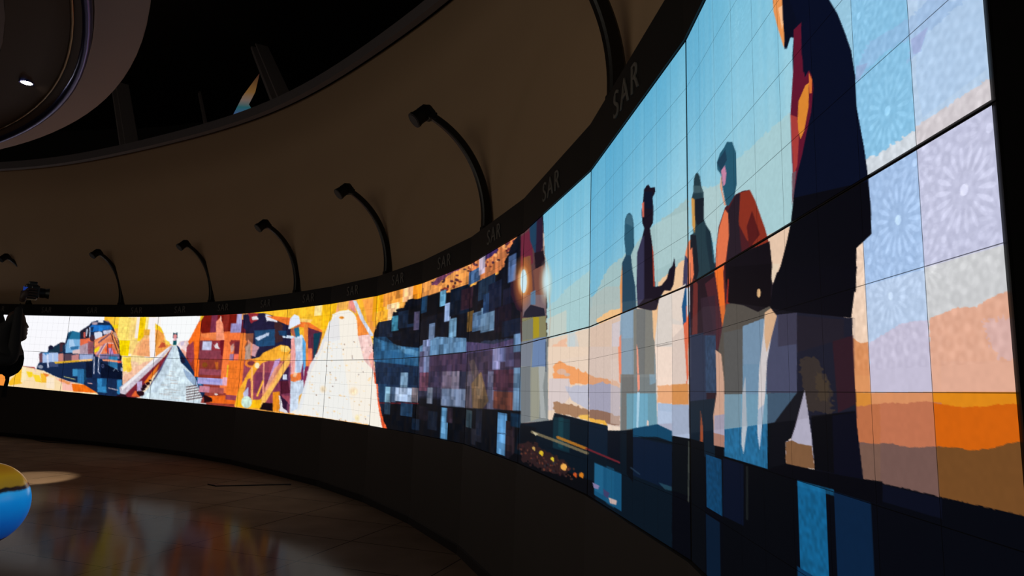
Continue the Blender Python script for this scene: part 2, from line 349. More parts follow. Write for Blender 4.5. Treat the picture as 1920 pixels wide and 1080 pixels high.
    # orange plant
    P([(860, 172), (1215, 158), (1215, 345), (820, 350), (830, 260)], (118, 22, 14)); R(955, 165, 1000, 345, (120, 45, 70)); R(1080, 160, 1120, 345, (150, 50, 40), .7); P([(840, 175), (880, 172), (840, 235)], (248, 205, 40))
    P([(775, 345), (830, 260), (850, 350), (1250, 325), (1255, 425), (780, 435)], (243, 118, 58)); P([(850, 355), (1000, 345), (1000, 420), (850, 380)], (245, 135, 75), rag=1)
    P([(820, 240), (850, 228), (832, 420), (828, 790), (780, 790), (775, 440), (740, 490), (715, 440), (770, 340)], (246, 110, 30)); P([(700, 490), (770, 430), (780, 600), (745, 650), (700, 580)], (150, 60, 75)); P([(1000, 420), (1000, 235), (1045, 190), (1070, 260), (1085, 420)], (248, 150, 115)); Lk([(1048, 180), (1050, 230)], 8, (250, 215, 200))
    R(838, 425, 950, 620, (110, 45, 60)); R(950, 425, 1085, 640, (150, 50, 60)); R(865, 432, 950, 522, (190, 195, 226)); P([(950, 450), (975, 480), (1000, 440), (1030, 470), (1040, 510), (990, 510)], (225, 215, 220), rag=2); P([(1040, 420), (1085, 420), (1085, 600), (1040, 560)], (110, 20, 35)); R(838, 520, 1040, 610, (135, 60, 75))
    R(835, 612, 1085, 800, (140, 55, 45)); R(835, 710, 1085, 780, (150, 70, 85)); E(885, 670, 28, 26, (130, 70, 25)); P([(985, 640), (1025, 640), (1020, 720), (1000, 720)], (190, 95, 35))
    R(1083, 415, 1150, 960, (247, 122, 62)); R(1115, 670, 1130, 800, (240, 200, 40)); P([(1140, 420), (1250, 425), (1250, 470), (1140, 470)], (150, 50, 50), rag=1.5); R(1138, 560, 1184, 720, (165, 125, 160)); R(1190, 440, 1248, 800, (110, 38, 50)); R(1184, 560, 1196, 950, (240, 110, 80)); R(1250, 345, 1300, 800, (236, 122, 45)); R(1130, 720, 1150, 940, (70, 25, 60)); R(1190, 800, 1250, 900, (150, 75, 100))
    P([(1145, 480), (1180, 450), (1180, 520), (1150, 550)], (200, 150, 140))
    R(818, 796, 1125, 882, (168, 162, 216)); R(1070, 796, 1128, 882, (225, 170, 190)); R(905, 815, 1040, 850, (140, 140, 205), .6); R(870, 890, 1075, 965, (165, 80, 78)); R(830, 880, 930, 950, (200, 130, 150)); E(1000, 968, 18, 8, (240, 230, 225))
    P([(900, 985), (1210, 978), (1210, 1070), (940, 1055)], (236, 104, 28)); P([(870, 970), (960, 1010), (960, 1050), (870, 1050)], (35, 10, 15), rag=1.5)
    R(1152, 250, 1260, 342, (150, 142, 192)); R(1215, 155, 1264, 252, (172, 170, 214)); R(1264, 150, 1330, 210, (225, 150, 80)); R(1264, 210, 1340, 345, (95, 25, 40)); P([(1300, 260), (1404, 180), (1404, 520), (1300, 420)], (25, 22, 45)); R(1302, 470, 1345, 615, (90, 150, 200)); P([(1345, 480), (1404, 430), (1404, 560), (1350, 600)], (190, 130, 140))
    P([(1340, 150), (1404, 145), (1404, 200), (1350, 215)], (225, 210, 220), rag=1.5)
    # ---- crane, worker, white dome: view 360..840 x 520..820
    view(360, 520, 3.6)
    P([(345, 250), (480, 240), (570, 265), (660, 300), (670, 400), (670, 520), (560, 500), (450, 540), (370, 560), (355, 470), (395, 380), (345, 340)], (32, 28, 58))
    P([(375, 240), (450, 240), (440, 290), (400, 310)], (150, 40, 50), rag=1.5); P([(400, 265), (440, 262), (450, 280), (410, 290)], (225, 220, 225), rag=1); P([(420, 360), (560, 350), (560, 460), (430, 470)], (32, 72, 112)); P([(430, 410), (520, 370), (515, 395), (440, 430)], (190, 205, 230), rag=1); P([(590, 385), (680, 395), (680, 415), (595, 405)], (205, 220, 240)); P([(495, 250), (575, 268), (575, 300), (500, 295)], (225, 225, 235), rag=1)
    P([(560, 300), (610, 300), (620, 430), (560, 440)], (60, 35, 40), rag=2); P([(380, 420), (450, 470), (430, 540), (380, 520)], (200, 150, 160), rag=1.5); P([(580, 360), (640, 360), (640, 400), (590, 390)], (25, 60, 100)); P([(360, 470), (395, 440), (395, 550), (365, 555)], (115, 165, 205))
    P([(480, 236), (640, 212), (830, 190), (810, 300), (640, 270), (560, 262)], (250, 190, 45)); P([(560, 262), (640, 270), (760, 285), (880, 360), (870, 380), (760, 340), (640, 320), (500, 262)], (236, 115, 45)); P([(700, 275), (815, 285), (800, 305), (720, 300)], (255, 205, 110)); R(830, 180, 880, 255, (253, 225, 150)); R(880, 175, 965, 340, (252, 190, 25))
    R(345, 380, 400, 560, (238, 130, 62), .5)
    R(250, 560, 760, 880, (150, 66, 84)); R(250, 560, 330, 800, (240, 120, 40)); E(400, 580, 44, 30, (236, 130, 50)); E(400, 580, 26, 16, (120, 50, 60)); R(430, 640, 660, 800, (110, 45, 80), .7); P([(580, 640), (665, 600), (665, 760), (600, 780)], (60, 35, 70)); P([(612, 655), (640, 655), (640, 690), (612, 690)], (205, 215, 235))
    P([(560, 560), (600, 545), (520, 760), (490, 770)], (190, 150, 200))
    P([(430, 570), (480, 510), (600, 455), (650, 465), (668, 490), (650, 520), (560, 545), (470, 580), (420, 650), (360, 770), (330, 875), (285, 870), (310, 770), (380, 640)], (249, 172, 48)); P([(600, 462), (650, 465), (662, 490), (640, 505), (600, 500)], (252, 205, 100)); P([(668, 500), (668, 570), (560, 740), (470, 885), (425, 880), (540, 700), (640, 545)], (248, 185, 90)); P([(560, 610), (620, 560), (560, 700), (480, 800), (470, 790)], (245, 160, 110), a=.7)
    P([(300, 830), (470, 825), (460, 888), (300, 872)], (252, 184, 20)); Lk([(405, 610), (405, 830)], 13, (246, 175, 100)); Lk([(485, 580), (480, 780)], 10, (240, 160, 130)); Lk([(440, 800), (480, 700)], 12, (250, 180, 60)); P([(375, 690), (395, 680), (390, 800), (345, 810)], (130, 60, 90)); P([(345, 780), (380, 740), (380, 810), (350, 830)], (190, 190, 225))
    E(440, 595, 16, 20, (250, 235, 190)); E(368, 842, 36, 40, (205, 232, 215), soft=False); P([(545, 775), (592, 770), (590, 905), (545, 900)], (232, 140, 30)); P([(455, 890), (480, 845), (545, 850), (545, 905)], (22, 10, 18)); P([(590, 700), (665, 700), (665, 780), (600, 790)], (80, 25, 45)); P([(590, 800), (650, 850), (655, 915), (590, 905)], (225, 222, 230), rag=1.5); P([(595, 790), (660, 860), (655, 915), (615, 880)], (45, 20, 50), rag=1)
    P([(665, 480), (670, 690), (665, 920), (640, 900), (640, 860), (665, 800), (650, 700)], (180, 90, 120), a=.5)
    P([(755, 310), (785, 320), (785, 600), (760, 600)], (240, 138, 55)); P([(783, 338), (880, 372), (865, 440), (830, 560), (783, 600)], (95, 40, 62)); P([(820, 380), (870, 370), (850, 470), (820, 560)], (18, 60, 80)); P([(783, 480), (812, 480), (812, 600), (783, 640)], (235, 120, 80)); P([(755, 600), (790, 600), (775, 720), (755, 740)], (130, 45, 80))
    P([(680, 395), (745, 388), (765, 440), (768, 560), (752, 690), (755, 760), (735, 880), (715, 922), (660, 916), (665, 700), (668, 520)], (203, 217, 236)); P([(668, 420), (690, 400), (700, 520), (690, 680), (668, 690)], (236, 160, 155)); P([(745, 400), (768, 440), (768, 600), (748, 640)], (90, 165, 220)); P([(700, 500), (740, 500), (730, 640), (705, 640)], (175, 195, 225)); P([(664, 655), (742, 640), (738, 690), (690, 706), (668, 700)], (240, 125, 60)); P([(690, 640), (712, 650), (700, 675), (680, 670)], (245, 190, 150)); P([(735, 640), (752, 560), (752, 690), (738, 700)], (110, 40, 90)); P([(722, 800), (745, 780), (728, 880), (715, 900)], (240, 170, 60))
    P([(665, 350), (720, 322), (728, 395), (690, 400), (672, 385)], (190, 100, 70)); P([(688, 345), (722, 335), (728, 395), (700, 405)], (30, 110, 145)); P([(650, 352), (662, 280), (690, 250), (722, 262), (732, 312), (690, 332)], (228, 236, 250))
    P([(940, 290), (950, 250), (1000, 225), (1060, 220), (1100, 250), (1118, 300), (1120, 380), (1200, 385), (1228, 500), (1240, 640), (1250, 800), (1285, 1010), (1100, 980), (660, 918), (722, 882), (760, 732), (790, 600), (850, 500), (880, 420), (915, 370)], (247, 240, 228), rag=.8)
    P([(925, 300), (945, 290), (880, 480), (800, 640), (740, 880), (700, 915), (760, 730), (795, 590), (860, 490)], (225, 225, 232), a=.8); P([(925, 300), (990, 250), (1000, 420), (930, 440), (890, 430)], (225, 226, 232), a=.7)
    P([(970, 240), (985, 165), (1090, 145), (1112, 250), (1060, 215), (1000, 220)], (232, 155, 110)); P([(985, 170), (1060, 155), (1050, 215), (990, 220)], (240, 175, 80)); P([(1060, 160), (1090, 150), (1110, 240), (1070, 215)], (230, 140, 130)); E(1010, 272, 17, 9, (240, 150, 50))
    P([(1090, 140), (1230, 118), (1225, 395), (1130, 250)], (250, 180, 50)); P([(1150, 150), (1228, 140), (1225, 380), (1190, 330)], (252, 160, 70)); P([(1110, 240), (1160, 300), (1200, 385), (1120, 395)], (245, 140, 60)); P([(1085, 155), (1110, 158), (1165, 290), (1228, 392), (1205, 400), (1135, 280)], (208, 214, 230))
    P([(1120, 395), (1200, 385), (1228, 470), (1240, 640), (1215, 620), (1160, 560)], (245, 205, 200)); P([(1190, 540), (1228, 480), (1245, 640), (1240, 700), (1225, 640)], (245, 170, 160)); P([(1225, 640), (1243, 640), (1248, 780), (1275, 920), (1312, 1012), (1280, 1005), (1245, 860)], (236, 92, 50), rag=1)
    P([(1215, 390), (1240, 480), (1245, 640), (1232, 600)], (240, 215, 120))
    P([(925, 420), (1000, 420), (1090, 980), (700, 915), (760, 730)], (233, 239, 243), a=.5); _cx = [(random.uniform(740, 1240), random.uniform(430, 970)) for _ in range(170)]
    for cx, cy in _cx:
        if cx > 700 + (970 - cy) * .32: E(cx, cy, random.uniform(2, 9), random.uniform(2, 6), random.choice([(248, 205, 150), (250, 225, 190), (225, 230, 236), (252, 215, 165)]), .8)
    for cx, cy in _cx[:26]:
        if cx > 760 + (970 - cy) * .32: E(cx, cy, 3, 5, (130, 110, 110))
    E(885, 755, 26, 30, (250, 205, 140), .5, True); E(1090, 770, 36, 34, (250, 205, 140), .5, True); E(1115, 950, 20, 30, (250, 225, 150), .6, True)

    mm = np.nonzero((SA > 6.0) & (SA < 12.6) & (COL.mean(1) < 225))[0]
    g1 = _tab[(np.floor(SA[mm] * 13).astype(int)) % 256, (np.floor(VA[mm] * 7) + 60).astype(int) % 256]; g3 = vnoise(SA[mm] * 60, VA[mm] * 14.); g4 = vnoise(SA[mm] * 22 + 9, VA[mm] * 26.)
    COL[mm] = COL[mm] * (1 + (g1 - .5) * .1 + (g3 - .5) * .16 + (g4 - .5) * .12)[:, None]
    # ---- dark mosaic train: view 680..1160 x 400..900
    view(680, 400, 2.16)
    P([(40, 300), (240, 240), (430, 160), (640, 60), (650, 100), (590, 240), (420, 310), (240, 350), (110, 440), (65, 470), (42, 500)], (238, 160, 70))
    R(45, 320, 85, 430, (236, 160, 20)); R(85, 320, 165, 360, (240, 150, 60)); R(165, 290, 205, 350, (250, 185, 130)); R(205, 290, 240, 350, (238, 140, 30)); R(100, 370, 145, 430, (252, 200, 150)); R(45, 400, 100, 450, (240, 165, 45))
    P([(240, 280), (430, 200), (430, 310), (240, 340)], (222, 145, 75)); P([(430, 205), (640, 70), (645, 110), (590, 220), (430, 290)], (200, 118, 70))
    for k in range(70):
        t = random.random(); cx = 275 + 350 * t; cy = 285 - 185 * t + random.uniform(-14, 75 - 15 * t)
        E(cx, cy, random.uniform(3, 9), random.uniform(3, 8), random.choice([(60, 35, 60), (120, 45, 40), (90, 40, 50), (235, 160, 100), (45, 25, 40)]), .9)
    P([(275, 290), (310, 255), (420, 210), (350, 250), (300, 290)], (110, 60, 90), rag=2)
    P([(480, 180), (540, 130), (550, 150), (500, 190)], (60, 40, 90), rag=2)
    P([(42, 510), (55, 470), (68, 440), (110, 435), (125, 400), (165, 380), (190, 350), (240, 340), (430, 308), (470, 275), (540, 250), (570, 215), (600, 130), (635, 80), (660, 60), (690, 20), (725, 0), (740, 500), (640, 500), (42, 580)], (14, 17, 27), rag=2.5)
    for q in [(68, 440, 120, 500, (22, 32, 50)), (120, 418, 145, 474, (62, 135, 165)), (145, 400, 225, 455, (24, 38, 60)), (186, 380, 238, 440, (12, 14, 20)), (238, 340, 262, 398, (26, 60, 92)), (262, 335, 335, 400, (10, 12, 18)), (315, 316, 335, 372, (100, 160, 195)), (333, 366, 356, 434, (130, 152, 190)), (352, 428, 378, 500, (118, 165, 200)), (270, 448, 290, 512, (95, 115, 145)), (210, 400, 228, 470, (80, 75, 105)), (356, 310, 430, 400, (16, 26, 42)), (400, 310, 445, 380, (48, 30, 42)), (425, 400, 446, 475, (100, 75, 40)), (446, 405, 480, 472, (72, 100, 132)), (480, 385, 535, 472, (92, 122, 152)), (470, 275, 535, 330, (26, 44, 66)), (510, 290, 560, 385, (22, 30, 52)), (600, 260, 640, 330, (60, 35, 55)), (592, 175, 620, 270, (80, 105, 150)), (490, 330, 510, 400, (30, 55, 90)), (535, 385, 600, 470, (24, 20, 34)), (430, 240, 475, 270, (60, 90, 130)), (570, 310, 645, 350, (24, 26, 44)), (473, 165, 495, 240, (190, 175, 195)), (565, 440, 640, 490, (18, 28, 48))]:
        R(*q)
    P([(45, 500), (120, 535), (228, 545), (228, 625), (45, 600)], (48, 95, 135)); P([(48, 505), (230, 560), (228, 580), (60, 545)], (90, 140, 175), a=.6)
    P([(45, 500), (95, 500), (228, 620), (228, 700), (140, 660), (60, 620)], (30, 80, 120), a=.6); P([(300, 500), (420, 505), (420, 560), (230, 580), (230, 540)], (88, 125, 160)); P([(420, 520), (530, 530), (640, 500), (640, 560), (420, 575)], (70, 60, 95))
    P([(230, 580), (420, 565), (420, 640), (230, 650)], (62, 48, 72)); P([(48, 600), (228, 620), (228, 760), (60, 760)], (24, 42, 68))
    P([(420, 570), (640, 535), (640, 800), (420, 800)], (58, 48, 68))
    for q in [(60, 690, 92, 765, (26, 55, 85)), (92, 702, 112, 766, (118, 158, 180)), (112, 702, 134, 766, (58, 78, 105)), (133, 705, 200, 766, (165, 186, 216)), (155, 645, 181, 706, (112, 142, 168)), (200, 706, 222, 766, (112, 104, 112)), (245, 515, 268, 645, (122, 136, 178)), (232, 560, 246, 645, (85, 80, 110)), (232, 645, 268, 720, (100, 62, 82)), (262, 705, 282, 772, (110, 120, 140)), (320, 640, 360, 712, (95, 85, 105)), (268, 640, 320, 705, (58, 50, 75)), (320, 710, 415, 786, (112, 128, 158)), (360, 640, 390, 712, (115, 108, 128)), (528, 545, 556, 632, (128, 128, 168)), (556, 545, 580, 600, (95, 100, 140)), (580, 530, 612, 620, (78, 72, 105)), (612, 490, 640, 560, (95, 125, 160)), (508, 640, 530, 800, (90, 90, 115)), (530, 635, 610, 720, (70, 42, 58)), (530, 720, 610, 800, (98, 55, 48)), (612, 625, 640, 810, (90, 120, 150)), (420, 640, 445, 800, (80, 72, 85))]:
        R(*q)
    P([(440, 690), (480, 640), (510, 760), (480, 800), (445, 800)], (112, 88, 58), a=.8); P([(430, 600), (450, 590), (490, 700), (470, 760)], (130, 110, 90), a=.4)
    P([(40, 770), (230, 772), (420, 788), (640, 800), (640, 1100), (40, 1000)], (9, 12, 19)); Lk([(60, 768), (225, 770)], 5, (90, 30, 40)); P([(60, 770), (100, 770), (98, 815), (65, 815)], (20, 28, 45))
    for q in [(90, 766, 110, 815, (38, 62, 85)), (155, 768, 200, 825, (28, 52, 78)), (320, 786, 342, 916, (92, 146, 188)), (342, 786, 362, 850, (45, 36, 50)), (420, 795, 440, 870, (45, 62, 72)), (460, 790, 480, 930, (22, 26, 38)), (440, 870, 456, 940, (28, 30, 40)), (548, 806, 580, 984, (88, 142, 190)), (580, 840, 612, 1000, (36, 28, 36)), (600, 808, 640, 870, (14, 42, 66)), (230, 780, 262, 840, (20, 18, 28)), (200, 830, 228, 880, (16, 30, 48)), (265, 800, 300, 880, (18, 26, 40))]:
        R(*q)
    Lk([(548, 890), (582, 893)], 3, (40, 60, 85))
    P([(30, 690), (60, 690), (66, 760), (82, 830), (97, 870), (90, 890), (30, 880)], (236, 92, 50), rag=.6); P([(30, 690), (54, 690), (60, 760), (72, 830), (80, 872), (30, 870)], (247, 240, 228), rag=.6)
    mm = np.nonzero((SA > 3.0) & (SA < 6.0) & (COL.mean(1) < 215))[0]
    g1 = _tab[(np.floor(SA[mm] * 11).astype(int)) % 256, (np.floor(VA[mm] * 8) + 60).astype(int) % 256]; g2 = _tab[(np.floor(SA[mm] * 23) + 90).astype(int) % 256, (np.floor(VA[mm] * 15) + 120).astype(int) % 256]
    g3 = vnoise(SA[mm] * 45, VA[mm] * 4.); COL[mm] = COL[mm] * (1 + (g1 - .5) * .36 + (g2 - .5) * .22 + (g3 - .5) * .3)[:, None] + ((g2 - .5) * 9)[:, None] * np.array([1., .3, -.4])
    # locomotive with headlamps, x 640..760
    P([(640, 80), (725, 0), (735, 90), (742, 200), (745, 430), (742, 850), (640, 850)], (92, 60, 62)); P([(640, 95), (685, 60), (690, 200), (640, 260)], (105, 38, 58)); P([(676, 60), (690, 30), (725, 5), (730, 90), (700, 170), (678, 110)], (30, 62, 90)); P([(705, 20), (727, 5), (732, 130), (700, 200)], (42, 26, 48)); P([(695, 160), (735, 150), (738, 200), (720, 230), (700, 230)], (30, 20, 30)); Lk([(735, 85), (734, 130)], 6, (225, 190, 175)); Lk([(740, 150), (742, 230)], 5, (150, 60, 50))
    P([(650, 180), (680, 170), (690, 330), (650, 340)], (130, 80, 55)); P([(690, 230), (730, 210), (735, 330), (700, 340)], (120, 75, 65))
    P([(600, 280), (640, 260), (645, 400), (625, 390), (600, 330)], (45, 25, 40)); P([(648, 330), (740, 330), (745, 420), (648, 420)], (120, 100, 105)); P([(655, 400), (680, 370), (735, 385), (742, 430), (650, 420)], (32, 32, 48)); P([(680, 320), (700, 310), (700, 370), (680, 370)], (90, 120, 150))
    P([(645, 425), (742, 415), (745, 500), (645, 520)], (132, 128, 92)); P([(690, 420), (715, 420), (715, 500), (690, 508)], (165, 145, 30)); P([(645, 440), (690, 425), (690, 508), (645, 515)], (115, 118, 108))
    P([(640, 520), (750, 498), (755, 840), (640, 850)], (132, 138, 138)); P([(640, 520), (690, 512), (680, 620), (640, 620)], (118, 125, 138)); P([(690, 510), (742, 500), (742, 620), (685, 625)], (105, 130, 170)); P([(680, 625), (720, 620), (715, 830), (680, 842)], (150, 150, 135)); P([(712, 620), (742, 620), (730, 700), (742, 830), (720, 830)], (165, 170, 170)); P([(640, 625), (680, 620), (678, 842), (640, 850)], (112, 118, 122)); Lk([(742, 520), (742, 640)], 3, (50, 60, 80))
    E(648, 280, 42, 115, (215, 120, 55), .75, True); E(650, 275, 26, 66, (250, 215, 150), .95, True); E(652, 275, 13, 48, (205, 232, 240), 1)
    # ---- sky: facets 2,1,0
    SKY = []
    view(0, 0, 1)
    s_end = sx(1022, 600)
    idx = np.nonzero((SA < 3.0) & ((XA > 1019.5 + np.clip((YA - 430) * .045, -3, 9)) | (SA < 2.3)))[0]
    vx = VA[idx]; xx = XA[idx]
    top = np.array([116, 186, 214.]); c1 = np.array([140, 199, 222.]); c2 = np.array([168, 206, 214.])
    t = np.clip((1 - vx) / 1.0, 0, 1)[:, None]
    base = np.where(t < .5, top * (1 - t * 2) + c1 * t * 2, c1 * (2 - t * 2) + c2 * (t * 2 - 1))
    # to the far right the sky pales
    r = np.clip((xx - 1590) / 330, 0, 1)[:, None]; base = base * (1 - r) + np.array([176, 204, 230.]) * r
    pe = np.array([241, 212, 188.]); low = np.clip(-vx / .12, 0, 1)[:, None]
    base = base * (1 - low) + (np.array([236, 214, 196.]) * (1 - .0)) * low
    # per-module column tint
    colid = np.floor(SA[idx] * 9).astype(int); tint = (_tab[colid % 256, 7] - .5)[:, None] * np.array([12, 8, 4.])
    tint2 = (vnoise(SA[idx] * 60, vx * 1.5) - .5)[:, None] * np.array([14, 8, 4.])
    COL[idx] = np.clip(base + tint + tint2, 0, 255)
    idx = np.nonzero((SA >= 1) & (SA < 2) & (VA > 0))[0]; w = np.clip(2 - (2 - SA[idx]) * 1.6 - (1 - VA[idx]), 0, 1)[:, None] * .38
    COL[idx] = COL[idx] * (1 - w) + np.array([62, 150, 196.]) * w
    idx = np.nonzero((SA < 1) & (VA > 0))[0]; w = np.clip((SA[idx] - .55) * 2.2, 0, 1)[:, None] * np.clip(VA[idx] * 1.3, 0, 1)[:, None] * .42
    COL[idx] = COL[idx] * (1 - w) + np.array([66, 150, 195.]) * w
    view(940, 300, 2.7)
    # clouds facet 2 (200..448)
    P([(230, 760), (330, 650), (448, 560), (448, 845), (230, 895)], (166, 202, 206), rag=2); P([(232, 805), (330, 760), (330, 875), (232, 895)], (208, 205, 190), a=.6)
    P([(238, 905), (448, 850), (448, 1080), (238, 1080)], (226, 206, 186)); P([(255, 940), (330, 900), (330, 1060), (250, 1080)], (236, 188, 158), rag=3); P([(340, 900), (380, 880), (400, 980), (340, 1000)], (200, 205, 205), a=.7); R(335, 880, 372, 1000, (190, 208, 215), .6)
    Lk([(212, 370), (216, 470), (240, 560), (248, 800), (236, 1020)], 4, (190, 170, 150), .8)
    # clouds facet 1
    P([(448, 750), (500, 620), (560, 530), (640, 470), (700, 400), (770, 330), (860, 270), (945, 190), (948, 640), (770, 700), (448, 842)], (160, 190, 192), rag=3)
    P([(448, 700), (530, 640), (620, 640), (650, 700), (600, 790), (448, 842)], (172, 184, 180), a=.8); P([(480, 815), (530, 770), (620, 745), (690, 720), (620, 790), (500, 830)], (240, 190, 130), rag=2); P([(790, 620), (860, 560), (930, 500), (945, 640), (820, 690)], (235, 195, 155), rag=2); P([(780, 320), (945, 250), (945, 480), (780, 560)], (172, 202, 204), a=.7)
    P([(448, 850), (948, 640), (948, 1080), (448, 1080)], (232, 208, 190)); P([(448, 850), (600, 790), (600, 980), (448, 1010)], (216, 188, 168)); R(560, 830, 608, 1075, (205, 200, 215), .7); P([(780, 700), (948, 645), (948, 930), (780, 960)], (218, 208, 200)); P([(780, 960), (948, 935), (948, 1080), (780, 1080)], (240, 216, 196))
    Lk([(448, 1020), (600, 985)], 3, (120, 110, 105)); Lk([(785, 945), (945, 912)], 3, (120, 110, 105))
    view(940, 650, 2.512)
    P([(220, 0), (412, 0), (412, 340), (220, 340)], (232, 208, 186)); P([(220, 70), (412, 40), (412, 130), (320, 110), (220, 110)], (230, 208, 190), a=.6)
    P([(245, 90), (280, 65), (330, 95), (412, 125), (412, 180), (330, 175), (245, 180)], (240, 160, 100), rag=2.5); E(284, 118, 22, 14, (205, 190, 190), .6); E(310, 132, 14, 8, (180, 188, 205), .6); P([(225, 150), (320, 150), (330, 230), (270, 300), (220, 300)], (215, 200, 198)); P([(300, 190), (412, 180), (412, 300), (340, 260)], (190, 190, 205), rag=2); P([(245, 260), (330, 270), (412, 300), (412, 345), (250, 312)], (165, 125, 95), rag=2.5)
    P([(360, 325), (412, 320), (412, 348), (370, 340)], (240, 190, 90), rag=1)
    P([(412, 0), (560, 0), (565, 180), (560, 380), (412, 350)], (212, 190, 178)); P([(412, 130), (470, 150), (530, 160), (560, 175), (560, 200), (412, 180)], (215, 155, 115), rag=2); P([(412, 180), (480, 165), (560, 195), (560, 370), (412, 300)], (160, 158, 178), rag=2); P([(412, 295), (480, 305), (560, 330), (560, 372), (480, 360), (412, 350)], (140, 105, 88), rag=2); P([(412, 335), (490, 350), (500, 372), (412, 352)], (235, 175, 70), rag=1.5); R(515, 60, 565, 370, (220, 200, 190), .5)
    P([(550, 0), (570, 0), (568, 170), (556, 170)], (240, 140, 100))
    # lower dark land facets 2,1
    P([(90, 365), (240, 345), (250, 312), (330, 330), (412, 352), (500, 372), (490, 395), (560, 395), (640, 380), (730, 395), (890, 440), (900, 1200), (0, 900), (60, 500)], (7, 20, 32))
    R(245, 330, 320, 500, (12, 42, 54)); R(270, 330, 290, 480, (25, 75, 85), .5); R(90, 365, 160, 500, (8, 14, 22)); R(412, 360, 500, 520, (8, 26, 44)); R(500, 395, 560, 560, (6, 14, 26))
    P([(60, 500), (450, 640), (440, 720), (0, 560)], (7, 9, 15)); Lk([(145, 402), (260, 445), (405, 502)], 13, (118, 106, 80), .9); Lk([(265, 427), (400, 480)], 13, (190, 120, 35), .85); Lk([(400, 480), (555, 545)], 9, (110, 32, 42), .9); P([(145, 398), (175, 412), (160, 420)], (190, 180, 150))
    P([(80, 460), (150, 450), (200, 480), (260, 520), (320, 560), (300, 610), (200, 580), (100, 540)], (44, 28, 30), rag=5)
    for k in range(90):
        t = random.random(); cx = 85 + 260 * t; cy = 475 + 110 * t + random.uniform(-18, 55)
        E(cx, cy, random.uniform(2, 6), random.uniform(2, 7), random.choice([(80, 45, 35), (110, 60, 45), (60, 30, 35), (40, 45, 55), (22, 14, 18)]), .8)
    for cx, cy, r_, c in ((188, 500, 10, (215, 180, 40)), (240, 528, 8, (215, 190, 45)), (294, 566, 15, (235, 170, 80)), (152, 478, 7, (190, 150, 80)), (347, 602, 9, (190, 80, 35)), (377, 604, 11, (205, 120, 30))): E(cx, cy, r_, r_, c); E(cx + 4, cy + 8, r_ * .5, r_ * .7, c)
    R(438, 545, 565, 775, (20, 78, 114)); R(438, 545, 480, 700, (34, 100, 138), .6); R(495, 560, 530, 760, (26, 88, 124), .5); P([(430, 640), (462, 655), (455, 672), (435, 665)], (130, 120, 160)); P([(505, 710), (545, 725), (540, 745), (512, 738)], (190, 165, 160)); P([(480, 670), (510, 690), (500, 715), (482, 700)], (60, 60, 100))
    # legs of the standing figures, facet 1 lower
    P([(562, 0), (722, 0), (735, 170), (730, 400), (640, 382), (560, 395)], (118, 125, 126)); P([(570, 0), (625, 0), (625, 390), (566, 395)], (112, 112, 110)); P([(590, 220), (730, 220), (735, 385), (640, 382), (590, 390)], (105, 150, 168)); P([(625, 220), (690, 220), (690, 395), (620, 388)], (110, 165, 190)); P([(690, 0), (722, 0), (728, 170), (700, 180)], (125, 150, 165)); P([(640, 0), (648, 0), (652, 200), (642, 215), (638, 60)], (240, 150, 125)); P([(640, 215), (652, 215), (645, 385), (636, 380)], (170, 205, 225)); P([(686, 345), (694, 350), (692, 398), (684, 396)], (225, 200, 190))
    P([(725, 0), (860, 0), (885, 180), (885, 440), (735, 395)], (242, 218, 202)); P([(735, 185), (800, 180), (885, 175), (885, 275), (735, 262)], (232, 170, 125), rag=1.5); P([(735, 265), (885, 275), (886, 438), (735, 402)], (168, 186, 212)); P([(735, 300), (806, 310), (806, 385), (735, 375)], (180, 195, 220), a=.7); P([(735, 365), (885, 355), (885, 438), (735, 402)], (165, 165, 185), a=.8)
    P([(618, 385), (735, 365), (808, 400), (808, 450), (735, 425), (618, 425)], (14, 66, 98)); R(620, 425, 806, 680, (8, 24, 46)); R(806, 415, 886, 740, (7, 12, 20)); P([(590, 395), (620, 388), (620, 640), (590, 600)], (5, 10, 18)); P([(740, 640), (805, 660), (805, 680), (770, 672)], (40, 80, 95), a=.7); Lk([(610, 570), (650, 600)], 7, (40, 60, 80), .7); Lk([(800, 660), (880, 695)], 5, (40, 62, 72), .7)
    # ---- nearest facet: view 1260..1920 x 0..540
    view(1260, 0, 2.)
    P([(170, 700), (240, 600), (330, 520), (440, 420), (470, 400), (470, 860), (360, 900), (130, 870), (100, 700)], (166, 202, 208), rag=3); P([(100, 720), (180, 690), (180, 900), (120, 920)], (176, 200, 200), a=.7); P([(360, 880), (440, 850), (440, 1080), (370, 1080)], (214, 188, 168))
    P([(380, 1100), (360, 880), (440, 850), (470, 850), (470, 1100)], (228, 196, 170))
    # right columns
    P([(600, -1200), (990, -1200), (990, 800), (600, 800)], (136, 192, 226), cs=(1 / 9, 2 / 9)); P([(560, -200), (760, -200), (760, 700), (560, 700)], (150, 196, 220), cs=(2 / 9, 3 / 9)); P([(800, -1500), (1500, -1500), (1500, 600), (800, 600)], (182, 206, 232), cs=(0, 1 / 9)); P([(930, -400), (1140, -400), (1180, 260), (940, 440), (915, 300)], (172, 200, 232), a=.6)
    P([(1160, -10), (1300, -10), (1300, 380), (1205, 360)], (190, 208, 228), a=.3)
    P([(690, 250), (740, 160), (900, 60), (960, 0), (1100, 0), (950, 130), (930, 190), (880, 240), (900, 140), (790, 200), (700, 300)], (150, 182, 222), rag=4, a=.55); P([(690, 250), (735, 235), (700, 305), (688, 300)], (150, 165, 205), a=.6); P([(895, 150), (960, 100), (930, 195), (905, 205)], (160, 170, 215), a=.7)
    P([(700, 620), (960, 462), (960, 560), (700, 700)], (205, 212, 220), rag=4, cs=(1 / 9, 3 / 9)); P([(900, 485), (1195, 290), (1250, 360), (900, 570)], (207, 200, 204), rag=2.5, cs=(0, 1 / 9))
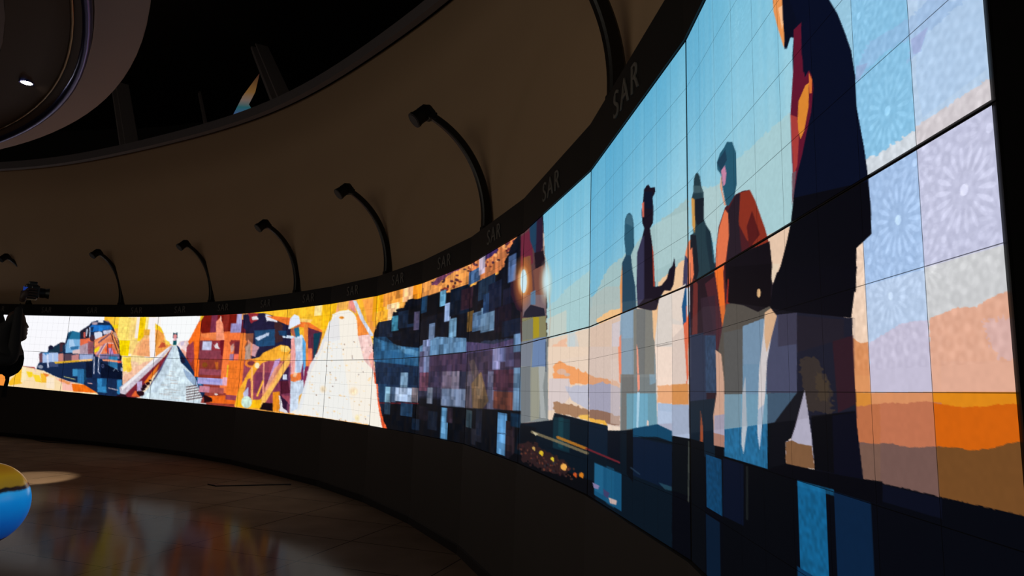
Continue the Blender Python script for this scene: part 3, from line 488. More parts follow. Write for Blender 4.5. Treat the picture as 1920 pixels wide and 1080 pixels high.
    band_m = (SA < 3 / 9) & (VA < 0) & (VA > -.6); COL[band_m & (SA < 1 / 9)] = (192, 194, 220); COL[band_m & (SA >= 1 / 9)] = (160, 188, 226); COL[band_m & (SA >= 2 / 9)] = (222, 198, 182); P([(930, 1008), (1285, 905), (1320, 1200), (930, 1200)], (202, 202, 208), cs=(0, 1 / 9))
    def rosette(cx, cy, r0, dens=1.):
        s, v = wall_uv(*tp(cx, cy))
        i = int(s); Lm = np.linalg.norm((NODES[i + 1] - NODES[i])[:2])
        dx = (SA - s) * Lm; dy = (VA - v) * S_
        rr = np.hypot(dx, dy); th = np.arctan2(dy, dx)
        for n_, ra, rb, wd, amp in ((18, .28, .62, .5, 44), (18, .7, .84, .45, 26), (36, .9, 1.02, .5, 22), (18, 1.08, 1.36, .35, 20)):
            a_ = th * n_ / (2 * PI) + (0 if n_ == 16 else .5); fr = np.abs(a_ - np.round(a_)) * 2
            mid = (ra + rb) / 2; hw = (rb - ra) / 2
            w_ = (1 - ((rr / r0 - mid) / hw) ** 2)
            m = (rr < r0 * 1.4) & (w_ > 0) & (fr < wd * np.sqrt(np.clip(w_, 0, 1))) & (SA < 1)
            COL[m] = np.clip(COL[m] + amp * .34 * dens, 0, 255)
        m = (rr < r0 * .085) & (SA < 1); COL[m] = np.clip(COL[m] + 34 * dens, 0, 255)
    idx0 = np.nonzero((SA < .62) & (XA > 1600))[0]
    # ---- view 1260..1920 x 500..1080
    view(1260, 500, 1.862)
    P([(60, 100), (440, 0), (650, 0), (640, 600), (60, 600)], (30, 22, 32))
    P([(600, -100), (760, -100), (760, 440), (600, 440)], (236, 206, 182), cs=(2 / 9, 3 / 9)); P([(600, 230), (660, 268), (690, 258), (740, 235), (744, 440), (600, 440)], (216, 142, 92), rag=1.5, cs=(2 / 9, 3 / 9)); P([(640, 380), (724, 380), (724, 440), (640, 440)], (222, 152, 98), a=.5)
    P([(680, 65), (980, -20), (980, 440), (680, 440)], (180, 200, 228), cs=(1 / 9, 2 / 9)); P([(690, 265), (800, 200), (860, 190), (960, 175), (960, 440), (690, 440)], (196, 190, 212), rag=2, cs=(1 / 9, 2 / 9)); P([(880, 10), (1260, -110), (1260, 440), (880, 440)], (203, 204, 206), cs=(0, 1 / 9)); P([(900, 180), (985, 145), (1060, 140), (1120, 105), (1195, 72), (1250, 52), (1250, 440), (900, 440)], (224, 170, 145), rag=2, cs=(0, 1 / 9)); P([(1080, 190), (1228, 170), (1228, 330), (1130, 320)], (208, 180, 190), a=.5, rag=8); P([(940, 330), (1228, 330), (1228, 440), (940, 440)], (224, 172, 150), a=.5)
    P([(640, 440), (1240, 436), (1240, 500), (640, 500)], (212, 136, 55)); P([(690, 440), (980, 438), (980, 500), (690, 490)], (214, 142, 96), cs=(1 / 9, 2 / 9))
    P([(900, 438), (1260, 436), (1260, 490), (900, 490)], (220, 134, 25), cs=(0, 1 / 9))
    P([(640, 490), (700, 482), (760, 475), (820, 478), (880, 470), (942, 475), (942, 640), (640, 640)], (188, 112, 80), rag=1.5); P([(640, 490), (700, 482), (726, 478), (728, 640), (640, 640)], (184, 108, 70), rag=1); P([(900, 474), (1010, 490), (1090, 488), (1150, 480), (1260, 478), (1260, 660), (900, 660)], (206, 96, 14), rag=1.5, cs=(0, 1 / 9))
    P([(640, 612), (700, 618), (760, 616), (830, 632), (942, 628), (942, 810), (730, 758), (655, 745)], (112, 84, 78), rag=1.2); P([(900, 628), (1000, 632), (1040, 642), (1120, 634), (1170, 618), (1260, 606), (1260, 890), (900, 800)], (112, 72, 36), rag=1.2, cs=(0, 1 / 9)); P([(648, 620), (728, 620), (728, 755), (668, 745)], (118, 88, 72), a=.6)
    P([(600, 735), (668, 742), (730, 755), (942, 805), (1240, 872), (1240, 1500), (0, 1500), (0, 600), (300, 700)], (4, 6, 14), rag=1); P([(735, 760), (942, 810), (942, 880), (735, 820)], (8, 12, 28))
    view(1260, 0, 2.)
    rosette(848, 825, .088); rosette(1095, 712, .088); rosette(808, 415, .088, .7); rosette(1190, 480  , .07, .6); rosette(910, 610  , .07, .6); rosette(1250, 810  , .07, .6); rosette(740, 980  , .07, .5); rosette(820, 1110  , .07, .7); rosette(250, 85, .06, .4); rosette(560, 640, .01); rosette(940, 1000  , .07, .6); rosette(700, 60  , .07, .5)
    m = (SA < .62) & (VA > -.36) & (XA > 1600)
    ii = np.nonzero(m)[0]
    qx = SA[ii] * 1.35; qy = VA[ii] * .84
    lat = sum(np.cos(2 * PI * (qx * math.cos(k * PI / 4) + qy * math.sin(k * PI / 4)) / .026) for k in range(4)); lat2 = sum(np.cos(2 * PI * (qx * math.cos(k * PI / 4 + .39) + qy * math.sin(k * PI / 4 + .39)) / .014) for k in range(4))
    COL[ii] = np.clip(COL[ii] + (np.clip(lat, -1.6, 2) * 2. + np.clip(lat2, -1.5, 2) * 2.2)[:, None], 0, 255)

    # ---- figures of facet 1 (upper)
    view(940, 300, 2.7)
    P([(626, 300), (636, 275), (650, 266), (662, 280), (670, 320), (673, 440), (656, 482), (664, 560), (678, 640), (684, 752), (604, 778), (600, 640), (612, 520), (630, 482), (622, 400)], (42, 84, 106)); P([(612, 520), (630, 482), (656, 482), (664, 560), (678, 640), (684, 752), (612, 775)], (34, 66, 88)); P([(600, 640), (612, 520), (612, 775), (604, 778)], (225, 150, 90)); P([(636, 275), (662, 280), (668, 340), (650, 330), (628, 320)], (60, 100, 120))
    P([(604, 778), (684, 752), (684, 1085), (608, 1085), (600, 900)], (128, 150, 168)); P([(604, 778), (668, 757), (668, 900), (610, 905)], (130, 160, 185)); P([(597, 900), (606, 880), (608, 1085), (596, 1080)], (240, 130, 95))
    P([(684, 752), (778, 758), (776, 1085), (670, 1085), (668, 760)], (118, 118, 112)); P([(684, 752), (730, 760), (725, 1085), (684, 1085)], (105, 108, 108)); P([(684, 930), (692, 960), (697, 1080), (688, 1085)], (240, 150, 125)); P([(764, 760), (795, 720), (790, 800), (776, 920), (770, 900)], (240, 190, 140))
    P([(722, 150), (735, 130), (746, 124), (754, 140), (778, 138), (780, 160), (766, 190), (770, 250), (768, 318), (752, 345), (760, 400), (770, 470), (776, 600), (780, 642), (810, 636), (838, 600), (850, 553), (866, 536), (876, 494), (882, 545), (872, 630), (856, 662), (826, 660), (800, 702), (786, 758), (760, 762), (690, 748), (684, 640), (688, 470), (712, 395), (724, 345), (714, 320), (710, 260), (718, 200)], (24, 18, 32))
    P([(688, 470), (712, 395), (724, 380), (724, 700), (690, 740), (684, 640)], (52, 50, 78)); P([(712, 220), (722, 210), (722, 290), (714, 290)], (215, 110, 90)); P([(763, 420), (770, 470), (777, 640), (770, 640)], (170, 60, 40)); P([(722, 160), (766, 160), (764, 250), (724, 240)], (14, 20, 40))
    # figure 3
    P([(944, 420), (958, 400), (960, 640), (930, 650), (924, 560), (930, 480)], (228, 130, 90)); P([(930, 480), (944, 500), (944, 640), (918, 655), (922, 560)], (60, 60, 90)); P([(916, 660), (956, 640), (956, 900), (930, 880), (912, 800)], (20, 84, 134)); P([(930, 760), (950, 700), (950, 900), (936, 1085), (926, 1000)], (240, 110, 70)); P([(938, 650), (958, 640), (956, 760), (940, 800)], (200, 210, 220)); P([(918, 880), (930, 880), (934, 1080), (926, 1085)], (30, 50, 90))
    P([(975, 95), (985, 68), (994, 64), (1004, 80), (1012, 130), (1024, 165), (1026, 300), (1036, 328), (1058, 362), (1070, 420), (1084, 540), (1088, 880), (1090, 1085), (956, 1085), (955, 640), (957, 380), (972, 372), (962, 200), (972, 160)], (34, 56, 66))
    P([(962, 190), (978, 200), (982, 330), (978, 372), (966, 330)], (205, 150, 75)); P([(978, 200), (1026, 190), (1024, 310), (990, 330), (980, 300)], (22, 26, 36)); P([(957, 380), (985, 380), (1000, 560), (985, 620), (957, 640)], (22, 24, 34)); P([(955, 460), (966, 440), (975, 580), (960, 640)], (230, 120, 80)); P([(1036, 328), (1058, 362), (1070, 420), (1084, 540), (1060, 570), (1035, 400)], (24, 42, 54)); P([(1060, 370), (1070, 420), (1082, 520), (1074, 520)], (45, 90, 110)); P([(972, 130), (1012, 130), (1020, 165), (972, 168)], (60, 84, 92))
    P([(956, 640), (1090, 560), (1092, 1085), (956, 1085)], (26, 22, 36)); P([(958, 660), (985, 640), (990, 900), (960, 930)], (95, 48, 55)); P([(985, 640), (1080, 590), (1085, 880), (990, 900)], (30, 22, 40), a=.8); P([(956, 930), (1090, 880), (1092, 1085), (956, 1085)], (48, 46, 64), a=.85)

    # fourth figure
    view(1260, 0, 2.)
    P([(160, 1090), (165, 930), (175, 850), (198, 780), (240, 728), (268, 715), (292, 712), (312, 752), (346, 850), (368, 925), (376, 1000), (374, 1090)], (72, 26, 32)); P([(250, 725), (292, 712), (312, 752), (350, 860), (366, 920), (330, 940), (280, 900), (245, 830)], (134, 46, 30)); P([(240, 730), (256, 724), (250, 830), (262, 960), (205, 990), (212, 860), (205, 800)], (38, 26, 36)); P([(198, 785), (210, 800), (214, 880), (200, 990), (165, 1020), (166, 925), (178, 850)], (222, 112, 72)); P([(300, 790), (330, 880), (290, 930), (280, 850)], (84, 24, 24))
    P([(200, 985), (260, 950), (366, 905), (376, 1000), (374, 1090), (200, 1090)], (16, 10, 18)); P([(160, 1010), (195, 992), (195, 1090), (158, 1090)], (225, 105, 55))
    P([(168, 610), (180, 575), (196, 552), (206, 532), (226, 532), (240, 572), (243, 690), (234, 735), (212, 772), (202, 768), (190, 705), (184, 655), (170, 636)], (36, 84, 106)); P([(184, 640), (198, 620), (204, 650), (200, 690), (192, 700)], (196, 130, 160)); P([(184, 655), (190, 720), (202, 770), (196, 770), (180, 700)], (222, 150, 120)); P([(168, 610), (200, 560), (206, 600), (184, 640)], (30, 60, 82))
    # the big silhouette
    P([(376, -100), (378, 10), (386, 60), (398, 110), (412, 150), (424, 186), (436, 165), (444, 140), (456, 142), (452, 200), (454, 290), (445, 420), (450, 500), (456, 620), (456, 740), (446, 830), (432, 900), (404, 1010), (378, 1095), (690, 1095), (692, 930), (748, 878), (746, 780), (734, 650), (720, 550), (692, 400), (686, 280), (672, 190), (648, 120), (620, 50), (590, 0), (560, -60), (500, -120)], (7, 13, 34))
    P([(456, 742), (735, 680), (746, 780), (748, 878), (692, 930), (690, 1095), (378, 1095), (404, 1010), (432, 900), (446, 830)], (6, 6, 14)); P([(375, -60), (412, -60), (415, 50), (424, 110), (420, 180), (398, 110), (380, 40)], (232, 148, 82)); P([(398, 30), (414, 20), (420, 80), (412, 110)], (250, 190, 140)); P([(412, -20), (440, 0), (470, 80), (450, 120), (430, 185), (422, 150), (415, 60)], (7, 12, 30))
    P([(456, 112), (484, 84), (488, 200), (492, 270), (512, 262), (524, 285), (530, 330), (522, 420), (504, 500), (488, 580), (470, 650), (458, 720), (452, 640), (444, 430), (455, 250)], (96, 20, 44)); P([(484, 100), (520, 60), (520, 250), (498, 290), (486, 200)], (8, 13, 36)); P([(500, 320), (514, 310), (512, 400), (496, 490), (482, 522), (470, 480), (474, 380)], (216, 132, 48)); P([(512, 270), (526, 300), (524, 350), (516, 350)], (215, 110, 50)); P([(444, 430), (470, 440), (476, 520), (470, 620), (456, 660)], (165, 58, 55)); P([(450, 650), (466, 640), (456, 740), (450, 770)], (110, 80, 90))
    # ---- lower half of the figures
    view(1260, 500, 1.862)
    P([(60, 590), (140, 620), (190, 626), (190, 650), (333, 692), (500, 708), (672, 742), (735, 750), (735, 820), (60, 820)], (5, 7, 14)); P([(62, 60), (150, 20), (150, 600), (62, 590)], (34, 18, 28)); P([(75, 40), (90, 60), (88, 330), (70, 250)], (120, 45, 40), a=.8)
    P([(0, 90), (48, 60), (46, 200), (0, 180)], (226, 210, 198)); P([(34, 140), (48, 60), (50, 190), (40, 210)], (24, 80, 128)); P([(40, 200), (52, 190), (58, 380), (50, 420)], (238, 100, 60))
    P([(0, 200), (40, 205), (52, 400), (0, 412)], (236, 214, 200)); P([(0, 412), (55, 408), (58, 480), (0, 482)], (228, 150, 80)); P([(0, 482), (58, 482), (62, 600), (0, 595)], (168, 182, 208)); P([(0, 590), (62, 600), (58, 800), (0, 780)], (7, 12, 18)); Lk([(59, 610), (57, 820)], 4, (90, 95, 85), .7)
    P([(62, 240), (120, 228), (120, 470), (62, 470)], (34, 44, 68)); P([(62, 470), (150, 460), (150, 680), (62, 640)], (10, 26, 40)); P([(100, 500), (108, 560), (108, 612), (98, 612)], (150, 72, 42)); R(62, 600, 118, 1080, (5, 8, 14))
    P([(115, 60), (180, 10), (200, 130), (185, 290), (150, 290), (140, 180)], (70, 30, 40)); P([(150, 20), (165, 0), (178, 10), (186, 150), (182, 270), (172, 180)], (235, 110, 40)); P([(195, 40), (205, 60), (200, 140), (186, 260), (184, 200)], (150, 40, 30))
    P([(190, 130), (250, 125), (345, 140), (345, 445), (185, 445), (160, 300)], (82, 76, 68)); P([(180, 230), (250, 215), (250, 445), (186, 445)], (84, 84, 82)); P([(200, 0), (345, -10), (345, 135), (300, 158), (250, 135), (195, 125)], (12, 7, 14)); E(303, 92, 6, 16, (225, 180, 130))
    P([(115, 235), (152, 235), (155, 440), (118, 440)], (40, 62, 92)); P([(100, 110), (150, 100), (155, 240), (110, 240)], (50, 32, 46), a=.8)
    P([(152, 290), (172, 306), (182, 400), (186, 632), (146, 624), (144, 520), (156, 440)], (216, 168, 142)); P([(148, 520), (184, 515), (186, 600), (146, 580)], (168, 160, 180)); P([(146, 580), (186, 590), (186, 632), (146, 624)], (165, 120, 105))
    P([(247, 208), (320, 180), (330, 200), (330, 445), (247, 445)], (118, 150, 178)); P([(247, 340), (330, 340), (330, 445), (247, 445)], (105, 145, 175), a=.6); P([(330, 170), (436, 160), (436, 440), (330, 440)], (66, 70, 98)); P([(370, 160), (436, 158), (436, 270), (370, 280)], (48, 44, 62), a=.7)
    P([(183, 445), (333, 445), (333, 548), (183, 568)], (118, 152, 170)); P([(183, 568), (333, 548), (333, 706), (183, 662)], (34, 100, 142)); P([(240, 445), (333, 445), (333, 548), (240, 560)], (106, 160, 190), a=.7); P([(333, 441), (436, 441), (430, 530), (333, 548)], (58, 84, 108)); P([(333, 548), (410, 538), (402, 704), (333, 718)], (5, 9, 16))
    P([(246, 440), (256, 380), (262, 560), (250, 655), (242, 620)], (175, 185, 195)); P([(324, 160), (345, 145), (366, 172), (346, 250), (332, 330), (326, 440), (306, 640), (298, 580), (304, 360), (318, 240)], (222, 214, 214)); P([(324, 160), (345, 145), (366, 172), (346, 250), (330, 300), (322, 240)], (228, 182, 140)); P([(300, 500), (322, 480), (306, 640), (300, 600)], (175, 190, 210)); P([(350, -10), (376, -10), (352, 62), (347, 40)], (228, 205, 180))
    P([(178, 660), (333, 706), (436, 690), (436, 1090), (178, 1090)], (4, 6, 12)); R(118, 655, 176, 872, (14, 60, 96)); R(118, 862, 172, 1200, (7, 24, 44)); P([(178, 668), (250, 690), (250, 905), (178, 870)], (7, 15, 34)); Lk([(262, 700), (262, 880)], 8, (22, 26, 28))
    # silhouette lower body and its legs
    P([(378, 0), (352, 65), (342, 140), (366, 168), (436, 160), (640, 180), (626, 180), (638, 80), (646, 0)], (6, 6, 15))
    P([(436, 160), (630, 180), (630, 290), (642, 450), (648, 600), (668, 742), (500, 710), (463, 430), (436, 440)], (16, 18, 34)); P([(560, 260), (632, 240), (642, 480), (580, 510)], (44, 14, 24), a=.8); P([(440, 320), (500, 310), (560, 420), (560, 510), (470, 500)], (58, 46, 36), a=.75, rag=6); P([(500, 360), (545, 400), (550, 480), (510, 470)], (74, 58, 36), a=.5, rag=5); P([(436, 170), (600, 185), (600, 250), (436, 300)], (26, 20, 30), a=.7)
    P([(485, 520), (640, 505), (668, 742), (498, 708)], (5, 6, 12)); P([(560, 520), (640, 508), (668, 742), (566, 724)], (7, 9, 24)); P([(436, 440), (463, 430), (415, 600), (395, 612), (395, 690), (340, 700), (345, 560)], (8, 10, 18))
    P([(463, 430), (474, 500), (487, 590), (498, 706), (440, 700), (397, 686), (396, 612), (415, 604), (430, 560)], (172, 168, 188)); P([(396, 612), (420, 606), (440, 618), (488, 626), (498, 706), (440, 700), (397, 686)], (122, 86, 58), rag=.8)
    P([(333, 706), (400, 688), (500, 710), (668, 744), (735, 756), (735, 830), (437, 760)], (4, 5, 12))
    R(437, 746, 565, 1500, (16, 88, 132)); R(565, 785, 728, 1500, (8, 32, 60)); R(437, 1045, 565, 1500, (10, 50, 84)); P([(437, 745), (565, 778), (565, 800), (437, 765)], (22, 100, 146), a=.6)
    # light-beam reflection painted over the picture as a translucent veil across the middle
    P([(0, 250), (110, 140), (250, 130), (436, 160), (640, 180), (640, 500), (436, 535), (180, 566), (0, 590)], (88, 84, 92), a=.13)
    view(940, 300, 2.7)
    P([(448, 740), (760, 700), (960, 850), (960, 1100), (448, 1100)], (205, 195, 185), a=.08)
    # fine texture of the led picture
    idx = np.nonzero(SA < 2.3)[0]; n_ = vnoise(SA[idx] * 170, VA[idx] * 110) - .5; lum = COL[idx].mean(1) / 255
    COL[idx] = np.clip(COL[idx] * (1 + (n_ * .035)[:, None]), 0, 255)
    blue = (SA < 1) & (VA < -.2) & (COL[:, 2] > 90) & (COL[:, 0] < 50); ii = np.nonzero(blue)[0]
    COL[ii] = np.clip(COL[ii] * (1 + .25 * (vnoise(SA[ii] * 130, VA[ii] * 90) - .5))[:, None], 0, 255)
    # second lamp over the sky
    view(680, 400, 2.16)
    E(742, 280, 30, 100, (215, 205, 170), .6, True); E(744, 275, 20, 74, (200, 235, 245), .9, True)
# paint four times at offsets within a sample and average: soft, anti-aliased edges
ACC = np.zeros_like(COL); X0A, Y0A, S0A, V0A = XA.copy(), YA.copy(), SA.copy(), VA.copy()
DS = np.concatenate([np.full(U.size, 1. / U.shape[1]) for _i, _h, U, V, Q in PAN]); DV = np.concatenate([np.full(U.size, 1. / U.shape[0]) for _i, _h, U, V, Q in PAN])
for jx, jy in ((-.3, -.15), (.15, -.3), (.3, .15), (-.15, .3)):
    random.seed(11)
    XA[:] = X0A + jx * 1.9; YA[:] = Y0A + jy * 1.9; SA[:] = np.clip(S0A - jx * DS, np.floor(S0A), np.floor(S0A) + .99999); VA[:] = V0A - jy * DV
    JN = (vnoise(XA / 4.5, YA / 4.5) - .5, vnoise(XA / 4.5 + 91, YA / 4.5 + 37) - .5)
    COL[:] = (6, 8, 14)
    paint(); ACC += np.clip(COL, 0, 255)
COL = ACC / 4

# ------------------------------------------------------------------ screen material: picture attribute, module joints from UV
def screen_mat():
    m = bpy.data.materials.new('video_screen'); m.use_nodes = True; nt = m.node_tree; b = nt.nodes['Principled BSDF']
    b.inputs['Base Color'].default_value = (.006, .006, .006, 1); b.inputs['Roughness'].default_value = .45; b.inputs['Specular IOR Level'].default_value = .02
    at = nt.nodes.new('ShaderNodeAttribute'); at.attribute_name = 'picture'
    uv = nt.nodes.new('ShaderNodeUVMap'); uv.uv_map = 'modules'; sp = nt.nodes.new('ShaderNodeSeparateXYZ'); nt.links.new(uv.outputs[0], sp.inputs[0])
    def line(sock, w):
        f = nt.nodes.new('ShaderNodeMath'); f.operation = 'FRACT'; nt.links.new(sock, f.inputs[0])
        a = nt.nodes.new('ShaderNodeMath'); a.operation = 'SUBTRACT'; nt.links.new(f.outputs[0], a.inputs[0]); a.inputs[1].default_value = .5
        c = nt.nodes.new('ShaderNodeMath'); c.operation = 'ABSOLUTE'; nt.links.new(a.outputs[0], c.inputs[0])
        g = nt.nodes.new('ShaderNodeMath'); g.operation = 'GREATER_THAN'; nt.links.new(c.outputs[0], g.inputs[0]); g.inputs[1].default_value = .5 - w
        return g
    g1 = line(sp.outputs[0], .0044); g2 = line(sp.outputs[1], .004)
    mx = nt.nodes.new('ShaderNodeMath'); mx.operation = 'MAXIMUM'; nt.links.new(g1.outputs[0], mx.inputs[0]); nt.links.new(g2.outputs[0], mx.inputs[1])
    s = nt.nodes.new('ShaderNodeMath'); s.operation = 'MULTIPLY_ADD'; s.inputs[1].default_value = -.8; s.inputs[2].default_value = 1.; nt.links.new(mx.outputs[0], s.inputs[0])
    nt.links.new(at.outputs['Color'], b.inputs['Emission Color']); nt.links.new(s.outputs[0], b.inputs['Emission Strength'])
    return m
M_screen = screen_mat()

def s2l(c):
    c = c / 255.; return np.where(c <= .04045, c / 12.92, ((c + .055) / 1.055) ** 2.4)
LIN = s2l(np.clip(COL, 0, 255))
DESC = {  # what each bay shows (upper, lower)
    0: ('the huge dark silhouette and pale rosette patterned sky', 'the silhouette legs above orange dunes'),
    1: ('two small capped silhouettes in blue sky', 'peach haze over blue and navy blocks'),
    2: ('a strip of plain blue sky', 'an orange cloud above a dotted row of lights'),
    3: ('an orange treetop and a headlamp', 'a tall narrow light blue bar near its bottom edge'),
    4: ('grey blue squares under a brown fringe', 'a purple mosaic with one thin blue bar'),
    5: ('black treetops under orange sky', 'a white blue square row on navy'),
    6: ('the pink edged slope of the white dome', 'the right foot of the speckled white dome'),
    7: ('the white dome head below yellow sky', 'the speckled middle of the white dome'),
    8: ('the white helmet of the worker picture', 'the yellow crane girders and worker trousers'),
    9: ('orange frame and dark machinery', 'the left end of the yellow crane girder'),
    10: ('the small signal post on white sky', 'the pale ballast track with dark sleepers'),
    11: ('yellow upright stripes beside a locomotive cab', 'the rusty rail and peach gravel'),
    12: ('the blue cab roof of the locomotive', 'the locomotive nose rails and blue squares'),
    13: ('plain white sky and rear carriages', 'yellow ground under the dark carriages'),
    14: ('blank white sky behind the person in profile', 'yellow ground behind the robe of the person'),
    15: ('white sky farthest along the curve', 'orange ground farthest along the curve')}
off = 0
for i, half, U, V, Pp in PAN:
    n = U.size; rows, cols = U.shape
    inw = inward(i); a, b = NODES[i], NODES[i + 1]; L = np.linalg.norm((b - a)[:2])
    zb = (a[2] + b[2]) / 2 + (0 if half else -S_)
    base = Vector(((a[0] + b[0]) / 2, (a[1] + b[1]) / 2, zb))
    root = empty('video_panel', base)
    pts = Pp.reshape(-1, 3) - np.array(base)
    me = bpy.data.meshes.new('screen')
    me.vertices.add(n); me.vertices.foreach_set('co', pts.astype(np.float32).ravel())
    r_, c_ = np.meshgrid(np.arange(rows - 1), np.arange(cols - 1), indexing='ij'); k0 = (r_ * cols + c_).ravel()
    quads = np.stack([k0, k0 + cols, k0 + cols + 1, k0 + 1], 1).astype(np.int32)
    # orient so the face looks into the room
    e1 = pts[quads[0, 1]] - pts[quads[0, 0]]; e2 = pts[quads[0, 3]] - pts[quads[0, 0]]
    if np.dot(np.cross(e1, e2), inw) < 0: quads = quads[:, ::-1]
    nf = len(quads)
    me.loops.add(nf * 4); me.loops.foreach_set('vertex_index', quads.ravel()); me.polygons.add(nf); me.polygons.foreach_set('loop_start', np.arange(0, nf * 4, 4, dtype=np.int32))
    me.update(); me.validate()
    ca = me.color_attributes.new('picture', 'FLOAT_COLOR', 'POINT')
    cc = np.ones((n, 4), np.float32); cc[:, :3] = LIN[off:off + n]; ca.data.foreach_set('color', cc.ravel())
    uvl = me.uv_layers.new(name='modules'); UVv = np.stack([U.ravel() * 9 + 9, (V.ravel() + 1) * 5], 1)[quads.ravel()].astype(np.float32); uvl.data.foreach_set('uv', UVv.ravel())
    me.materials.append(M_screen)
    so = bpy.data.objects.new('screen', me); C.objects.link(so); so.parent = root
    off += n
    # casing: a shallow tray behind the glass with its thin rim
    bm = bmesh.new(); P3 = []
    u0, u1 = .001 / L, 1 - .001 / L; v0, v1 = (.001, S_ + .0) if half else (-S_, -.001)
    for dep in (.0015, .075):
        for (u, v) in ((u0, v0), (u1, v0), (u1, v1), (u0, v1)):
            q = a + (b - a) * u + np.array([0, 0, v]) - inw * dep - np.array(base); P3.append(bm.verts.new(q))
    for f in ((0, 1, 2, 3), (7, 6, 5, 4), (0, 4, 5, 1), (1, 5, 6, 2), (2, 6, 7, 3), (3, 7, 4, 0)): bm.faces.new([P3[k] for k in f])
    co = bmobj('casing', bm, M_casing, root)
    d = DESC[i][0 if half else 1]
    tag(root, ('upper' if half else 'lower') + ' video panel showing ' + d, 'video panel', 'video panels of the curved wall')

# ------------------------------------------------------------------ fascia, plinth, walls
def strip(name, rowsA, m, closed_back=None, parent=None):
    """loft a list of polylines (same length) into one sheet"""
    vs = [p for row in rowsA for p in row]; n = len(rowsA[0]); fs = []
    for r in range(len(rowsA) - 1):
        for k in range(n - 1): fs.append((r * n + k, r * n + k + 1, (r + 1) * n + k + 1, (r + 1) * n + k))
    return pyobj(name, vs, fs, m, parent)
NI = [node_inward(i) for i in range(NF + 1)]
Z = np.array([0, 0, 1.])
NX = list(NODES); NXI = list(NI)
# the run goes on a little behind the camera side and beyond the left edge of the view
ext0 = NODES[0] + (NODES[0] - NODES[1]) * .0
FA = .265
def off_pts(dz, dn): return [NX[k] + Z * dz + NXI[k] * dn for k in range(len(NX))]
fa = strip('trim_1', [off_pts(S_ + .004, -.08), off_pts(S_ + .004, .008), off_pts(S_ + FA, .008), off_pts(S_ + FA, -.16)], M_fascia); tag(fa, kind='structure', label='dark fascia band running above the video panels')
FLOORZ = 0.
def low_pts(dn, z=None, dz=0): return [Vector((NX[k][0] + NXI[k][0] * dn, NX[k][1] + NXI[k][1] * dn, (NX[k][2] + dz) if z is None else z)) for k in range(len(NX))]
pl = strip('wall_lower', [low_pts(-.1, dz=-S_ - .004), low_pts(.012, dz=-S_ - .004), low_pts(.012, z=-.03)], M_plinth); tag(pl, kind='structure', label='dark plinth wall under the video panels')
bb = strip('baseboard_curved', [low_pts(.013, z=.08), low_pts(.03, z=.075), low_pts(.03, z=0.)], M_black); tag(bb, kind='structure')
# backing wall behind the panels
bk = strip('wall_backing', [off_pts(-S_ - .1, -.1), off_pts(S_ + .1, -.1)], M_casing); tag(bk, kind='structure')

# beige curved wall between fascia and gallery ledge
HL = EYE + 4.4
lp = [(-260, 318), (-130, 325), (0, 322), (120, 312), (250, 287), (380, 256), (470, 230), (560, 194), (640, 150), (720, 96), (790, 48), (860, -2), (930, -65), (1000, -140), (1080, -240), (1160, -380), (1230, -560)]
LEDGE = [at_z(x, y, HL) for x, y in lp]
def resample(pts, n):
    pts = [Vector(p) for p in pts]; d = [0]
    for a, b in zip(pts, pts[1:]): d.append(d[-1] + (b - a).length)
    out = []
    for k in range(n):
        t = d[-1] * k / (n - 1); j = max(0, min(len(d) - 2, int(np.searchsorted(d, t)) - 1)); f = (t - d[j]) / max(1e-9, d[j + 1] - d[j]); out.append(pts[j].lerp(pts[j + 1], f))
    return out
low = [Vector(p) for p in off_pts(S_ + FA - .01, -.15)][::-1]
# smooth both
def smooth(pts, it=3):
    for _ in range(it): pts = [pts[0]] + [(pts[k - 1] + pts[k] * 2 + pts[k + 1]) / 4 for k in range(1, len(pts) - 1)] + [pts[-1]]
    return pts
lowR = resample(low, 60); lowR = smooth(lowR, 2); topR = smooth(resample(LEDGE, 60), 12)
rows = []
for k in range(9):
    t = k / 8; rows.append([a.lerp(b, t) for a, b in zip(lowR, topR)])
w = strip('wall_upper', rows, M_wall)
for p_ in w.data.polygons: p_.use_smooth = True
tag(w, kind='structure', label='curved beige wall above the fascia')
cen = Vector((-11, 0, 0))
def outw(p, d): v = Vector((p.x - cen.x, p.y - cen.y, 0)).normalized(); return p + v * d
led = strip('trim_2', [[outw(p, -.05) + Vector((0, 0, -.02)) for p in topR], [outw(p, -.12) + Vector((0, 0, 0)) for p in topR], [outw(p, -.12) + Vector((0, 0, .16)) for p in topR], [outw(p, 4.) + Vector((0, 0, .17)) for p in topR]], M_ledge)
tag(led, kind='structure', label='gallery ledge along the top of the beige wall')

# dark upper gallery behind the ledge, ceiling
gw = strip('wall_gallery', [[outw(p, 4.) + Vector((0, 0, .3)) for p in topR], [outw(p, 4.) + Vector((0, 0, 2.65)) for p in topR]], M_void); tag(gw, kind='structure')
ce = pyobj('ceiling', [(-32, -14, EYE + 7.0), (14, -14, EYE + 7.0), (14, 34, EYE + 7.0), (-32, 34, EYE + 7.0)], [(0, 1, 2, 3)], M_void); tag(ce, kind='structure')

